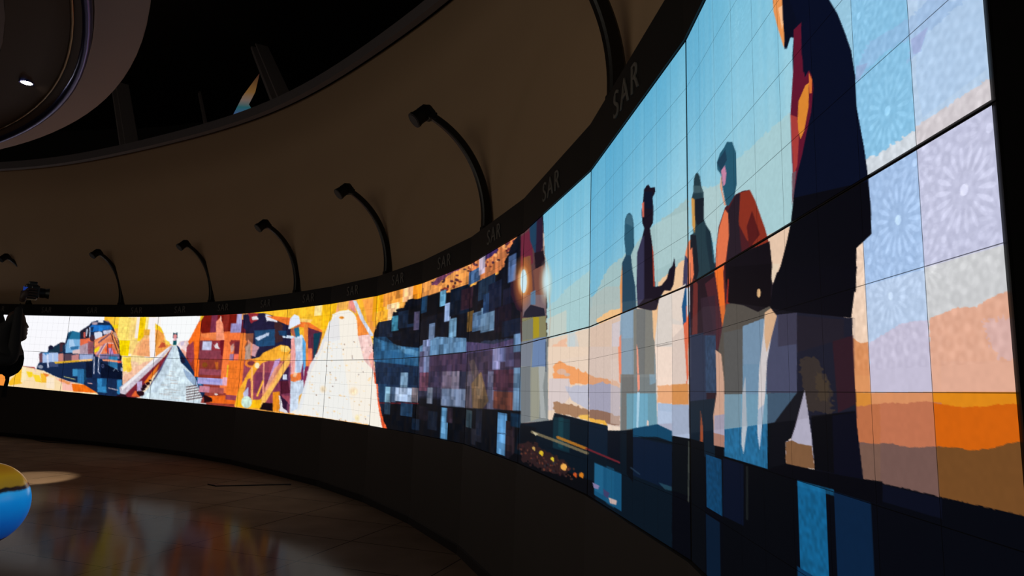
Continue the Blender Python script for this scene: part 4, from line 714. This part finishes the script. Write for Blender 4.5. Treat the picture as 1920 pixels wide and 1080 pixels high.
# floor with stone joints
fm = bpy.data.materials.new('polished_stone'); fm.use_nodes = True; nt = fm.node_tree; b = nt.nodes['Principled BSDF']
tc = nt.nodes.new('ShaderNodeTexCoord'); mp = nt.nodes.new('ShaderNodeMapping'); mp.inputs['Rotation'].default_value = (0, 0, .35); nt.links.new(tc.outputs['Object'], mp.inputs['Vector'])
br = nt.nodes.new('ShaderNodeTexBrick'); br.offset = 0; br.inputs['Scale'].default_value = 1; br.inputs['Brick Width'].default_value = 1.2; br.inputs['Row Height'].default_value = .8; br.inputs['Mortar Size'].default_value = .006
br.inputs['Color1'].default_value = lin((150, 126, 104)) + [1]; br.inputs['Color2'].default_value = lin((138, 116, 98)) + [1]; br.inputs['Mortar'].default_value = lin((50, 42, 36)) + [1]
nt.links.new(mp.outputs[0], br.inputs['Vector'])
no = nt.nodes.new('ShaderNodeTexNoise'); no.inputs['Scale'].default_value = 2.2; no.inputs['Detail'].default_value = 8; nt.links.new(tc.outputs['Object'], no.inputs['Vector'])
mx = nt.nodes.new('ShaderNodeMix'); mx.data_type = 'RGBA'; mx.blend_type = 'MULTIPLY'; mx.inputs[0].default_value = .5; nt.links.new(br.outputs['Color'], mx.inputs[6]); nt.links.new(no.outputs['Fac'], mx.inputs[7]); nt.links.new(mx.outputs[2], b.inputs['Base Color'])
mr = nt.nodes.new('ShaderNodeMapRange'); mr.inputs[3].default_value = .07; mr.inputs[4].default_value = .15; nt.links.new(no.outputs['Fac'], mr.inputs[0])
df = nt.nodes.new('ShaderNodeBsdfDiffuse'); gl = nt.nodes.new('ShaderNodeBsdfGlossy'); fr = nt.nodes.new('ShaderNodeFresnel'); fr.inputs['IOR'].default_value = 1.45
mu = nt.nodes.new('ShaderNodeMath'); mu.operation = 'MULTIPLY'; mu.inputs[1].default_value = .2; ms = nt.nodes.new('ShaderNodeMixShader')
nt.links.new(mx.outputs[2], df.inputs['Color']); nt.links.new(mr.outputs[0], gl.inputs['Roughness']); nt.links.new(fr.outputs[0], mu.inputs[0]); nt.links.new(mu.outputs[0], ms.inputs[0]); nt.links.new(df.outputs[0], ms.inputs[1]); nt.links.new(gl.outputs[0], ms.inputs[2])
nt.links.new(ms.outputs[0], nt.nodes['Material Output'].inputs['Surface']); nt.nodes.remove(b)
fl = pyobj('floor', [(-32, -14, 0), (14, -14, 0), (14, 34, 0), (-32, 34, 0)], [(0, 1, 2, 3)], fm); tag(fl, kind='structure')
# black return wall where the screen ends, and the dark room behind
a0 = Vector(NODES[0]); n0 = Vector(NI[0])
bm = bmesh.new(); xr = NODES[0][0]
for p in ((xr - .0, NODES[0][1] - .006), (xr + 2.5, NODES[0][1] - .006), (xr + 2.5, -3), (xr - .02, -3)):
    bm.verts.new((p[0], p[1], 0)); bm.verts.new((p[0], p[1], EYE + 7))
bm.verts.ensure_lookup_table(); v = bm.verts
for k in range(4): j = (k + 1) % 4; bm.faces.new((v[2 * k], v[2 * j], v[2 * j + 1], v[2 * k + 1]))
rw = bmobj('wall_right', bm, mat('matt_black_wall', (12, 12, 12), .9, spec=.1)); tag(rw, kind='structure')

# ------------------------------------------------------------------ lettering on the fascia
def text_mesh(txt, size, ext):
    cu = bpy.data.curves.new('t', 'FONT'); cu.body = txt; cu.size = size; cu.extrude = ext; cu.align_x = 'CENTER'; cu.align_y = 'CENTER'; cu.space_character = 1.25; cu.offset = -.001
    o = bpy.data.objects.new('t', cu); C.objects.link(o); dg = bpy.context.evaluated_depsgraph_get(); dg.update()
    me = bpy.data.meshes.new_from_object(o.evaluated_get(dg)); bpy.data.objects.remove(o); return me
tme = text_mesh('SAR', .19, .003); tme.materials.clear(); tme.materials.append(M_letter)
for i in range(1, NF):
    a, b = NODES[i], NODES[i + 1]; inw = inward(i); t = Vector((a - b)); t.z = 0; t.normalize()
    c = Vector((a + b) / 2) + Vector((0, 0, S_ + FA * .5)) + Vector(inw) * .0125
    o = bpy.data.objects.new('wall_lettering', tme); C.objects.link(o)
    zdir = Vector(inw); ydir = Vector((0, 0, 1)); xdir = ydir.cross(zdir)
    o.matrix_world = Matrix.Translation(c) @ Matrix((xdir, ydir, zdir)).transposed().to_4x4()
    tag(o, 'faint grey SAR letters above the panel showing ' + DESC[i][0], 'lettering', 'SAR lettering on the fascia')

# ------------------------------------------------------------------ arched lamp arms over the screen
ARMS = [(1135, 190), (900, 428), (718, 512), (549, 548), (390, 566), (221, 574), (48, 566)]
def wall_at(px):
    for i in range(NF):
        xa, xb = proj(NODES[i] + Z * S_)[0], proj(NODES[i + 1] + Z * S_)[0]
        if xb <= px <= xa:
            lo, hi = 0., 1.
            for _ in range(40):
                m = (lo + hi) / 2
                if proj(NODES[i] + (NODES[i + 1] - NODES[i]) * m + Z * (S_ + FA))[0] > px: lo = m
                else: hi = m
            p = NODES[i] + (NODES[i + 1] - NODES[i]) * lo; nv = NI[i] * (1 - lo) + NI[i + 1] * lo
            return p, nv / np.linalg.norm(nv)
RE, RI = .86, 1.0     # reach and rise
def make_arm():
    root = empty('arched_spotlight', (0, 0, 0))      # local x = into the room, z up
    bm = bmesh.new()
    th = [math.radians(q) for q in np.linspace(0, 72, 26)]
    path = [Vector((0, 0, 0))] + [Vector((RE * (1 - math.cos(q)), 0, .05 + RI * math.sin(q))) for q in th]
    rings = []
    w0, d0 = .03, .04
    for k, p in enumerate(path):
        t = (path[min(k + 1, len(path) - 1)] - path[max(k - 1, 0)]).normalized(); nn = Vector((t.z, 0, -t.x))
        s = 1.15 - .35 * k / len(path)
        rings.append([bm.verts.new(p + Vector((0, 1, 0)) * (sy * w0 * s) + nn * (sn * d0 * s)) for sy, sn in ((-1, -.7), (-.7, -1), (.7, -1), (1, -.7), (1, .7), (.7, 1), (-.7, 1), (-1, .7))])
    for A, B in zip(rings, rings[1:]):
        for k in range(8): bm.faces.new((A[k], A[(k + 1) % 8], B[(k + 1) % 8], B[k]))
    bm.faces.new(rings[0]); bm.faces.new(rings[-1])
    bmobj('arm', bm, M_arm, root)
    bm = bmesh.new(); box(bm, (0, 0, -.01), (.1, .085, .05), bev=.006); cyl(bm, (0, 0, 0), (0, 0, .07), .038, .034); bmobj('base', bm, M_black, root)
    tip = path[-1]; tt = (path[-1] - path[-2]).normalized()
    bm = bmesh.new(); cyl(bm, tip + Vector((0, -.05, 0)), tip + Vector((0, .05, 0)), .048, seg=24); box(bm, tip + tt * -.03, (.08, .075, .07), bev=.01); bmobj('knuckle', bm, M_black, root)
    # head: a lamp can tipped back to the screen
    hd = Vector((.72, 0, -.69)).normalized(); hc = tip + Vector((.05, 0, .005))
    bm = bmesh.new(); cyl(bm, hc - hd * .05, hc + hd * .1, .062, .07, 24); cyl(bm, hc + hd * .1, hc + hd * .125, .075, .075, 24); cyl(bm, hc - hd * .085, hc - hd * .05, .04, .06, 24)
    for q in range(5): cyl(bm, hc - hd * (.04 - .016 * q), hc - hd * (.034 - .016 * q), .07, .07, 24)
    h = bmobj('lamp_head', bm, M_black, root)
    bm = bmesh.new(); cyl(bm, hc + hd * .124, hc + hd * .128, .06, .06, 24); bmobj('lens', bm, M_casing, h)
    bm = bmesh.new(); bmesh.ops.create_uvsphere(bm, u_segments=8, v_segments=6, radius=.005, matrix=Matrix.Translation(tip + Vector((.0, -.055, .0)))); bmobj('indicator', bm, M_white, root)
    return root
arm0 = make_arm()
def copy_tree(o, parent=None):
    c = o.copy(); C.objects.link(c)
    if parent: c.parent = parent
    for ch in list(o.children): copy_tree(ch, c)
    return c
ALAB = ['largest arched black spotlight, its head cut off by the top of the view', 'black arched spotlight directly above the orange treetop panel, a white dot on its joint', 'black arched spotlight with a blue glint on its arm above the dome slope', 'black arched spotlight above the white helmeted worker picture', 'black arched spotlight above the orange frame and machinery picture', 'black arched spotlight above the blue locomotive cab roof', 'faint black arched spotlight above the raised camera of the person']
for k, (bx_, by_) in enumerate(ARMS):
    p, nv = wall_at(bx_)
    o = arm0 if k == 0 else copy_tree(arm0)
    zt = at_y(bx_, by_, p[1])[2]
    o.location = (p[0] + nv[0] * -.06, p[1] + nv[1] * -.06, p[2] + S_ + FA + .034)
    o.rotation_euler = (0, 0, math.atan2(nv[1], nv[0]))
    tag(o, ALAB[k], 'spotlight', 'arched spotlights over the video wall')

# ------------------------------------------------------------------ round drum ceiling, upper left
def ring_sheet(bm, c, prof, seg=160):
    """lathe of (r, z) about vertical axis c"""
    cols = []
    for k in range(seg):
        a = 2 * PI * k / seg; cols.append([bm.verts.new((c[0] + r * math.cos(a), c[1] + r * math.sin(a), z)) for r, z in prof])
    for k in range(seg):
        A, B = cols[k], cols[(k + 1) % seg]
        for j in range(len(prof) - 1): bm.faces.new((A[j], B[j], B[j + 1], A[j + 1]))
DH = EYE + 3.0; DC = (-11.34, -.16)
kf = .955; DI = (-11.78 * kf, .18 * kf); DIR = 9.5 * kf; DIH = EYE + 3 * kf
drum = empty('round_ceiling_drum', (DC[0], DC[1], DH)); tag(drum, 'large round dropped ceiling drum with blue metal rim and one bright downlight', 'ceiling drum')
def rel(o): o.parent = drum; o.matrix_parent_inverse = Matrix.Translation((-DC[0], -DC[1], -DH)); return o
bm = bmesh.new(); _rings = []
for _c, _r, _z in ((DC, 9.3, DH + .5), (DC, 9.72, DH + .5), (DC, 9.75, DH + .44), (DC, 9.75, DH + .02), (DC, 9.73, DH), (DI, DIR + .06, DH - .02), (DI, DIR + .04, DH - .03)):
    _rings.append([bm.verts.new((_c[0] + _r * math.cos(2 * PI * k / 180), _c[1] + _r * math.sin(2 * PI * k / 180), _z)) for k in range(180)])
for _A, _B in zip(_rings, _rings[1:]):
    for k in range(180): bm.faces.new((_A[k], _A[(k + 1) % 180], _B[(k + 1) % 180], _B[k]))
o = rel(bmobj('soffit', bm, M_soffit, smooth=True))
bm = bmesh.new(); ring_sheet(bm, DI, [(DIR + .035, DIH + .05), (DIR + .03, DIH + .015), (DIR + .0, DIH), (DIR - .035, DIH + .015), (DIR - .04, DIH + .05)]); o = rel(bmobj('rim', bm, M_rim, smooth=True))
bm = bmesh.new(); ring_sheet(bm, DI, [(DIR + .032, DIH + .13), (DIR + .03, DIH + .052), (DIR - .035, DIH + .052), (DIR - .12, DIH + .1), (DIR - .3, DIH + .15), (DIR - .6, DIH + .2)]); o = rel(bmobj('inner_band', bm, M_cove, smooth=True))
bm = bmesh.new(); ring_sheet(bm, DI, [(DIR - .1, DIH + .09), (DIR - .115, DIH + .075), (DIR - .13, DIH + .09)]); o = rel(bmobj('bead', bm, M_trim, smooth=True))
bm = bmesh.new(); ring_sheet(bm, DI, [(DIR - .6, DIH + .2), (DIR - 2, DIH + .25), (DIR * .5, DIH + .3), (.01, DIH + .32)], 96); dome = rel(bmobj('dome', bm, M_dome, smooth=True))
lpnt = at_z(50, 155, DIH + .2)
for _k in range(8):
    _r = math.hypot(lpnt.x - DI[0], lpnt.y - DI[1]); _z = np.interp(_r, [0, DIR * .5, DIR - 2, DIR - .6, DIR - .3, DIR - .12], [.32, .3, .25, .2, .15, .1]); lpnt = at_z(50, 155, DIH + _z - .012)
dl = empty('recessed_downlight', lpnt); tag(dl, 'bright white recessed downlight in the round ceiling drum', 'downlight')
bm = bmesh.new(); ring_sheet(bm, (0, 0), [(.05, .0), (.066, -.01), (.07, .0), (.07, .03)], 32); bmobj('bezel', bm, M_rim, dl)
bm = bmesh.new(); bmesh.ops.create_circle(bm, cap_ends=True, segments=32, radius=.05, matrix=Matrix.Translation((0, 0, -.004))); bmobj('lens', bm, M_lamp, dl)

# ------------------------------------------------------------------ dark gallery: beams and hanging banner
def beam_between(name, a, b, w, d, label, cat, group=None):
    a = Vector(a); b = Vector(b); L = (b - a).length
    bm = bmesh.new(); q = (b - a).to_track_quat('Z', 'Y').to_matrix().to_4x4()
    box(bm, (0, 0, L / 2), (w, d * .2, L)); box(bm, (0, d * .4, L / 2), (w * .7, d * .12, L)); box(bm, (0, -d * .4, L / 2), (w * .7, d * .12, L)); box(bm, (0, 0, L / 2), (w * .15, d * .8, L))
    o = bmobj(name, bm, M_beam, loc=a); o.rotation_euler = q.to_euler(); tag(o, label, cat, group); return o
HB = HL + .16
beam_between('sloping_strut', at_z(532, 198, HB), at_y(486, 90, 13.2), .36, .3, 'grey sloping steel strut behind the ledge, right of the coloured banner', 'strut', 'struts in the dark gallery')
beam_between('sloping_strut', at_z(246, 290, HB), at_y(226, 165, 14.4), .38, .3, 'dim steel strut behind the ledge beside the round drum', 'strut', 'struts in the dark gallery')
beam_between('sloping_strut', at_z(388, 245, HB), at_y(374, 175, 14), .06, .1, 'thin dim rod standing on the ledge left of the coloured banner', 'strut', 'struts in the dark gallery')
# ban: small coloured pennant seen in the gallery
pa = [(432, 225), (455, 180), (486, 138), (478, 172), (466, 195), (474, 208), (520, 200), (500, 214)]
c0 = at_y(455, 205, 13.)
def pen(px, py): return at_y(px, py, 13.) - c0
bn = bpy.data.materials.new('pennant_cloth'); bn.use_nodes = True; nt = bn.node_tree; b = nt.nodes['Principled BSDF']
tc = nt.nodes.new('ShaderNodeTexCoord'); sp = nt.nodes.new('ShaderNodeSeparateXYZ'); nt.links.new(tc.outputs['Generated'], sp.inputs[0]); rp = nt.nodes.new('ShaderNodeValToRGB')
rp.color_ramp.elements[0].position = .0; rp.color_ramp.elements[0].color = lin((170, 70, 60)) + [1]; rp.color_ramp.elements[1].position = 1; rp.color_ramp.elements[1].color = lin((90, 50, 45)) + [1]
for p_, c_ in ((.14, (90, 130, 190)), (.28, (60, 140, 150)), (.42, (170, 150, 140)), (.6, (180, 130, 70))): e = rp.color_ramp.elements.new(p_); e.color = lin(c_) + [1]
nt.links.new(sp.outputs[2], rp.inputs[0]); nt.links.new(rp.outputs[0], b.inputs['Base Color']); nt.links.new(rp.outputs[0], b.inputs['Emission Color']); b.inputs['Emission Strength'].default_value = .28
vs = [pen(*q) for q in pa]; back = [v + Vector((0, .02, 0)) for v in vs]; n = len(vs)
pyobj_fs = [tuple(range(n)), tuple(range(2 * n - 1, n - 1, -1))] + [(k, (k + 1) % n, n + (k + 1) % n, n + k) for k in range(n)]
bo = pyobj('lit_sign', vs + back, pyobj_fs, bn, loc=c0); tag(bo, 'small dim multicoloured lit sign shaped like a pennant behind the ledge', 'sign')

# ------------------------------------------------------------------ floor items
def bar_at(p1, p2, p3, name, label, group):
    """floor socket lid / cable cover lying on the floor"""
    a = at_z(*p1, 0.); b_ = at_z(*p2, 0.); c = at_z(*p3, 0.)
    ctr = (a + b_) / 2; root = empty(name, (ctr.x, ctr.y, 0))
    bm = bmesh.new(); d = (b_ - a); L = d.length; d.normalize(); nrm = Vector((-d.y, d.x, 0))
    def sl(off, w, z0, z1, l0, l1):
        pts = [a - ctr + d * l0 + nrm * (off - w), a - ctr + d * l1 + nrm * (off - w), a - ctr + d * l1 + nrm * (off + w), a - ctr + d * l0 + nrm * (off + w)]
        lo = [bm.verts.new((q.x, q.y, z0)) for q in pts]; hi = [bm.verts.new((q.x * 1, q.y * 1, z1)) for q in pts]
        bm.faces.new(lo); bm.faces.new(hi)
        for k in range(4): bm.faces.new((lo[k], lo[(k + 1) % 4], hi[(k + 1) % 4], hi[k]))
    sl(0, .02, 0, .014, 0, L)
    bmobj('strip', bm, M_black, root)
    bm = bmesh.new(); e = (c - ctr); s = (a - ctr)
    q1 = [s, e, s + d * .12 + nrm * 0, s + d * .02 + nrm * .03]
    lo = [bm.verts.new((q.x, q.y, 0)) for q in q1]; hi = [bm.verts.new((q.x, q.y, .016)) for q in q1]
    bm.faces.new(lo); bm.faces.new(hi)
    for k in range(4): bm.faces.new((lo[k], lo[(k + 1) % 4], hi[(k + 1) % 4], hi[k]))
    bmobj('end_cap', bm, M_black, root)
    tag(root, label, 'floor strip', group)
bar_at((404, 912), (546, 909), (389, 909), 'floor_strip', 'black floor strip lying on open stone, the longer of the two', 'black floor strips')
bar_at((80, 829), (150, 833), (62, 824), 'floor_strip', 'black floor strip near the plinth below the locomotive picture', 'black floor strips')

# ------------------------------------------------------------------ globe kiosk at the left edge
GY = 3.3; gc = at_y(-36, 946, GY); gr = 75 / F * GY * .985
globe = empty('globe_display', (gc.x, gc.y, 0)); tag(globe, 'blue and yellow globe display standing low at the left edge', 'globe display')
gm = bpy.data.materials.new('globe_picture'); gm.use_nodes = True; nt = gm.node_tree; b = nt.nodes['Principled BSDF']; b.inputs['Roughness'].default_value = .2
tc = nt.nodes.new('ShaderNodeTexCoord'); sp = nt.nodes.new('ShaderNodeSeparateXYZ'); no = nt.nodes.new('ShaderNodeTexNoise'); no.inputs['Scale'].default_value = 5; no.inputs['Detail'].default_value = 4
nt.links.new(tc.outputs['Generated'], sp.inputs[0]); nt.links.new(tc.outputs['Generated'], no.inputs['Vector'])
ad = nt.nodes.new('ShaderNodeMath'); ad.operation = 'MULTIPLY_ADD'; ad.inputs[1].default_value = .08; nt.links.new(no.outputs['Fac'], ad.inputs[0]); nt.links.new(sp.outputs[2], ad.inputs[2])
rp = nt.nodes.new('ShaderNodeValToRGB'); cr = rp.color_ramp; cr.elements[0].position = 0; cr.elements[0].color = lin((8, 8, 14)) + [1]; cr.elements[1].position = 1; cr.elements[1].color = lin((120, 84, 14)) + [1]
for p_, c_ in ((.14, (8, 8, 14)), (.16, (4, 45, 110)), (.35, (5, 80, 160)), (.6, (8, 125, 205)), (.71, (30, 145, 215)), (.735, (24, 16, 20)), (.76, (20, 14, 18)), (.78, (126, 100, 30)), (.9, (140, 108, 20)), (.96, (130, 90, 18))): e = cr.elements.new(p_); e.color = lin(c_) + [1]
nt.links.new(ad.outputs[0], rp.inputs[0]); nt.links.new(rp.outputs[0], b.inputs['Emission Color']); b.inputs['Emission Strength'].default_value = .72; b.inputs['Base Color'].default_value = (.02, .02, .02, 1)
bm = bmesh.new(); bmesh.ops.create_uvsphere(bm, u_segments=64, v_segments=40, radius=gr); s_ = bmobj('globe', bm, gm, globe, loc=(0, 0, gc.z), smooth=True)
bm = bmesh.new(); ring_sheet(bm, (0, 0), [(.0, 0), (.19, 0), (.2, .012), (.19, .03), (.06, .045), (.032, .08), (.028, gc.z - gr - .03), (.07, gc.z - gr + .0), (.09, gc.z - gr + .03)], 48); bmobj('stand', bm, M_black, globe, smooth=True)

# ------------------------------------------------------------------ person at the left edge, in profile, raising a camera
PYD = 5.2
_r = ray(20, 650); VD = Vector((_r[0], _r[1], 0)).normalized(); HD = Vector((VD.y, -VD.x, 0)); PD = PYD / VD.y
def PP(px, py, off=0.):
    r = Vector(ray(px, py)); k = (PD + off) / (r.x * VD.x + r.y * VD.y); return Vector((0, 0, EYE)) + r * k
def sk(px, py, dy=0.): return PP(px, py, dy)
person = empty('person', (PP(-66, 700).x, PP(-66, 700).y, 0)); tag(person, 'person in a dark robe and headscarf seen in profile, raising a camera', 'person')
po = Vector(person.location)
def skin_obj(name, nodes, edges, m, parent, sub=2):
    me = bpy.data.meshes.new(name); me.from_pydata([tuple(Vector(n[0]) - po) for n in nodes], edges, []); me.update()
    o = link(name, me, m, parent); md = o.modifiers.new('s', 'SKIN'); md.use_smooth_shade = True
    for k, n in enumerate(nodes):
        r = n[1]; me.skin_vertices[0].data[k].radius = (r, r) if not isinstance(r, tuple) else r
    me.skin_vertices[0].data[0].use_root = True
    s = o.modifiers.new('u', 'SUBSURF'); s.levels = sub; s.render_levels = sub
    return o
X0 = po.x
def Q(h, v, z): return Vector((po.x, po.y, z)) + HD * h + VD * v
hip = Vector((po.x, po.y, .98)) - HD * .03; chest = PP(-36, 690); neck = PP(8, 648); headc = PP(18, 612)
nodes = [(hip, (.14, .12)), (PP(-56, 740), (.12, .12)), (chest, (.12, .14)), (chest.lerp(neck, .5), .09), (neck, .06), (headc, .06)]
edges = [(0, 1), (1, 2), (2, 3), (3, 4), (4, 5)]
hl = sk(60, 560, -.06); hr = sk(60, 560, .06)
for sy, hand in ((-1, sk(36, 574, -.07)), (1, sk(36, 574, .07))):
    sh = PP(-14, 672) + VD * (sy * .16); el = sk(24, 676, sy * .14); wr = hand
    b0 = len(nodes); nodes += [(sh, .065), (el, .05), (el.lerp(wr, .5), .038), (wr, .028)]; edges += [(2, b0), (b0, b0 + 1), (b0 + 1, b0 + 2), (b0 + 2, b0 + 3)]
    lg = len(nodes); nodes += [(Q(-.03, sy * .1, .9), .11), (Q(sy * .03, sy * .1, .5), .085), (Q(-.05 + sy * .05, sy * .11, .1), .055), (Q(.08 + sy * .05, sy * .12, .045), .042)]; edges += [(0, lg), (lg, lg + 1), (lg + 1, lg + 2), (lg + 2, lg + 3)]
skin_obj('body', nodes, edges, M_robe, person)
# head with a face in profile: lofted from the photo outline, facing +x
prof = [(45, 588), (48, 596), (49.5, 604), (53, 610), (54.5, 613.5), (51.5, 616), (52.3, 619.5), (51, 622), (52, 625.5), (50, 629), (50.3, 634), (46, 638), (40, 640.5)]
bm = bmesh.new(); back = [(16, 588), (12, 596), (10, 602), (9, 608), (8, 613), (8, 616), (8, 620), (8, 622), (9, 626), (10, 629), (11, 634), (14, 640), (16, 646)]
rings = []
H = [((38, 583), (24, 583))] + list(zip(prof, back))
for k, (f, bk_) in enumerate(H):
    A = PP(*f); B = PP(*bk_); c = (A + B) / 2; hx = (A - B).length / 2; dirx = (A - B).normalized()
    wz = [.035, .062, .073, .078, .08, .08, .079, .077, .075, .071, .067, .06, .053, .05][k]
    ring = []
    for q in range(28):
        a = 2 * PI * q / 28; cx = math.cos(a); sn = math.sin(a)
        e = hx * cx
        if cx > .3 and 3 <= k <= 6: # nose ridge stays narrow
            e = hx * (cx - (0.10 * (1 - abs(cx) ** 6)) )
        ring.append(bm.verts.new(c + dirx * e + VD * wz * math.copysign(abs(sn) ** .85, sn) - po))
    rings.append(ring)
for A, B in zip(rings, rings[1:]):
    for q in range(28): bm.faces.new((A[q], A[(q + 1) % 28], B[(q + 1) % 28], B[q]))
bm.faces.new(rings[0]); bm.faces.new(rings[-1])
hd = bmobj('head', bm, M_skin, person, smooth=True)
bm = bmesh.new()
M_eye = mat('eye_dark', (30, 26, 24), .2)
for sy in (-1, 1):
    bm = bmesh.new(); bmesh.ops.create_uvsphere(bm, u_segments=12, v_segments=8, radius=.012, matrix=Matrix.Translation(PP(45.5, 608) + VD * (sy * .034) - po)); bmobj('eye', bm, M_eye, hd)
# headscarf: shell around the head falling onto the shoulders
bm = bmesh.new(); rings = []
scarf = [((36, 584), (22, 585), .045), ((43, 590), (16, 592), .075), ((43, 597), (10, 602), .085), ((38, 608), (-8, 610), .09), ((34, 620), (-20, 622), .09), ((35, 634), (-28, 638), .09), ((39, 645), (-32, 650), .12), ((42, 656), (-24, 664), .17), ((43, 666), (-40, 680), .19)]
for f, bk_, wz in scarf:
    A = PP(*f); B = PP(*bk_); c = (A + B) / 2; hx = (A - B).length / 2; dx = (A - B).normalized()
    rings.append([bm.verts.new(c + dx * hx * math.cos(2 * PI * q / 32) + VD * (wz * math.sin(2 * PI * q / 32) * (1 + .04 * math.sin(q * 3))) - po) for q in range(32)])
for A, B in zip(rings, rings[1:]):
    for q in range(32): bm.faces.new((A[q], A[(q + 1) % 32], B[(q + 1) % 32], B[q]))
bm.faces.new(rings[0]); bmobj('headscarf', bm, M_robe, person, smooth=True)
# robe front and wide sleeve hanging from the raised elbow
def prism_px(pts, y0, y1, bulge=.5):
    bm = bmesh.new(); rr = []; cx = sum(p[0] for p in pts) / len(pts); cy = sum(p[1] for p in pts) / len(pts)
    for t in np.linspace(0, 1, 9):
        s = (1 - (2 * t - 1) ** 2 * bulge); rr.append([bm.verts.new(PP(cx + (p[0] - cx) * s, cy + (p[1] - cy) * s)  - po) for p in pts])
    n = len(pts)
    for A, B in zip(rr, rr[1:]):
        for q in range(n): bm.faces.new((A[q], A[(q + 1) % n], B[(q + 1) % n], B[q]))
    bm.faces.new(rr[0]); bm.faces.new(rr[-1]); return bm
bmobj('sleeve', prism_px([(38, 640), (41, 650), (44.5, 660), (45.5, 672), (43.5, 684), (40, 692), (34, 699), (25, 704), (18, 707), (17, 716), (14, 726), (12, 745), (2, 745), (5, 728), (10, 712), (9, 706), (4, 702), (-30, 700), (-40, 670), (-10, 645)], -.16, .16, .1), M_robe, person, smooth=True)
bmobj('robe', prism_px([(-4, 700), (-8, 760), (-8, 860), (-6, 1000), (-6, 1040), (-130, 1040), (-120, 900), (-110, 740), (-80, 680), (-24, 660)], -.2, .2, .3), M_robe, person, smooth=True)
bmobj('sleeve', prism_px([(4, 655), (36, 652), (39, 640), (41, 610), (43, 590), (48, 578), (38, 568), (26, 588), (20, 606), (8, 636)], -.15, -.07, .3), M_robe, person, smooth=True)
bmobj('sleeve', prism_px([(7, 585), (7, 592), (10, 601), (6, 625), (-30, 660), (-60, 640), (-40, 590), (-20, 574)], .05, .16, .3), M_robe, person, smooth=True)
# hands gripping the camera, five fingers each
camc = PP(60, 548)
def hand(sy):
    lv = lambda x, y, z: HD * x + VD * y + Vector((0, 0, z))
    w_ = camc + lv(-.055, sy * .08, -.08); palm = camc + lv(-.05, sy * .096, -.02)
    nd = [(w_, .026), (palm, (.03, .018))]; ed = [(0, 1)]
    for f in range(4):
        b0 = len(nd); z = .036 - f * .021; L = (.85, 1, .95, .75)[f]
        nd += [(palm + lv(.022, 0, z), .0095), (palm + lv(.022 + .032 * L, -sy * .004, z + .002), .009), (palm + lv(.022 + .058 * L, -sy * .014, z), .0082), (palm + lv(.022 + .07 * L, -sy * .03, z - .003), .0072)]
        ed += [(1, b0), (b0, b0 + 1), (b0 + 1, b0 + 2), (b0 + 2, b0 + 3)]
    b0 = len(nd); nd += [(palm + lv(-.012, -sy * .012, .0), .011), (palm + lv(-.016, -sy * .03, .012), .01), (palm + lv(-.01, -sy * .05, .02), .0088)]; ed += [(1, b0), (b0, b0 + 1), (b0 + 1, b0 + 2)]
    skin_obj('hand', nd, ed, M_skin, person, 1)
hand(-1); hand(1)
cm = empty('raised_camera', camc, math.atan2(HD.y, HD.x)); tag(cm, 'black camera with a small blue lit screen held up by the person', 'camera')
bm = bmesh.new(); box(bm, (-.005, 0, 0), (.085, .15, .12), bev=.01); box(bm, (.0, 0, .066), (.06, .07, .04), bev=.008); box(bm, (.02, -.06, -.0), (.06, .035, .1), bev=.01); bmobj('body', bm, M_camb, cm)
bm = bmesh.new(); cyl(bm, (.03, 0, 0), (.085, 0, 0), .042, .04, 32); cyl(bm, (.085, 0, 0), (.115, 0, 0), .036, .046, 32); bmobj('lens', bm, M_camb, cm)
bm = bmesh.new(); q = Matrix.Rotation(.5, 3, 'Z'); box(bm, (-.058, -.062, .02), (.004, .05, .032), rot=None, bev=.001); box(bm, (-.045, -.0785, .018), (.03, .002, .026)); bmobj('display', bm, M_blue, cm)
bm = bmesh.new(); bmesh.ops.create_uvsphere(bm, u_segments=8, v_segments=6, radius=.004, matrix=Matrix.Translation((-.04, -.078, -.035))); bmobj('indicator', bm, M_white, cm)

# ------------------------------------------------------------------ lights: the downlight beam and added fills
def light(name, kind, loc, energy, col, size=.1, rot=(0, 0, 0), **k):
    l = bpy.data.lights.new(name, kind); l.energy = energy; l.color = col
    if kind == 'AREA': l.size = size
    elif kind in ('POINT', 'SPOT'): l.shadow_soft_size = size
    for a, v in k.items(): setattr(l, a, v)
    o = bpy.data.objects.new(name, l); C.objects.link(o); o.location = loc; o.rotation_euler = rot; return o
_t = at_z(55, 897, 0.) - lpnt
light('downlight_beam', 'SPOT', lpnt + Vector((0, 0, -.02)) + _t.normalized() * .22, 1500, (1, .84, .6), .04, rot=_t.to_track_quat('-Z', 'Y').to_euler(), spot_size=math.radians(13), spot_blend=.5)
# added warm area fills that brighten the upper wall, behind and left of the camera
light('hall_fill', 'AREA', (-12, -5, EYE + 1.2), 320, (1, .92, .85), 14., rot=(math.radians(100), 0, math.radians(-25)))
light('hall_fill_near', 'AREA', (-4.5, -3.5, EYE + 1.6), 60, (1, .88, .66), 5., rot=(math.radians(100), 0, math.radians(-28)))  # added fill brightening the near right part of the wall
wd = bpy.data.worlds.new('world'); sc.world = wd; wd.use_nodes = True
wd.node_tree.nodes['Background'].inputs[0].default_value = (.6, .55, .5, 1); wd.node_tree.nodes['Background'].inputs[1].default_value = .003
sc.view_settings.view_transform = 'Standard'; sc.view_settings.look = 'None'; sc.view_settings.exposure = 0; sc.view_settings.gamma = 1; sc.view_settings.use_curve_mapping = False
sc.cycles.use_denoising = True; sc.cycles.max_bounces = 6; sc.cycles.diffuse_bounces = 4; sc.cycles.glossy_bounces = 4
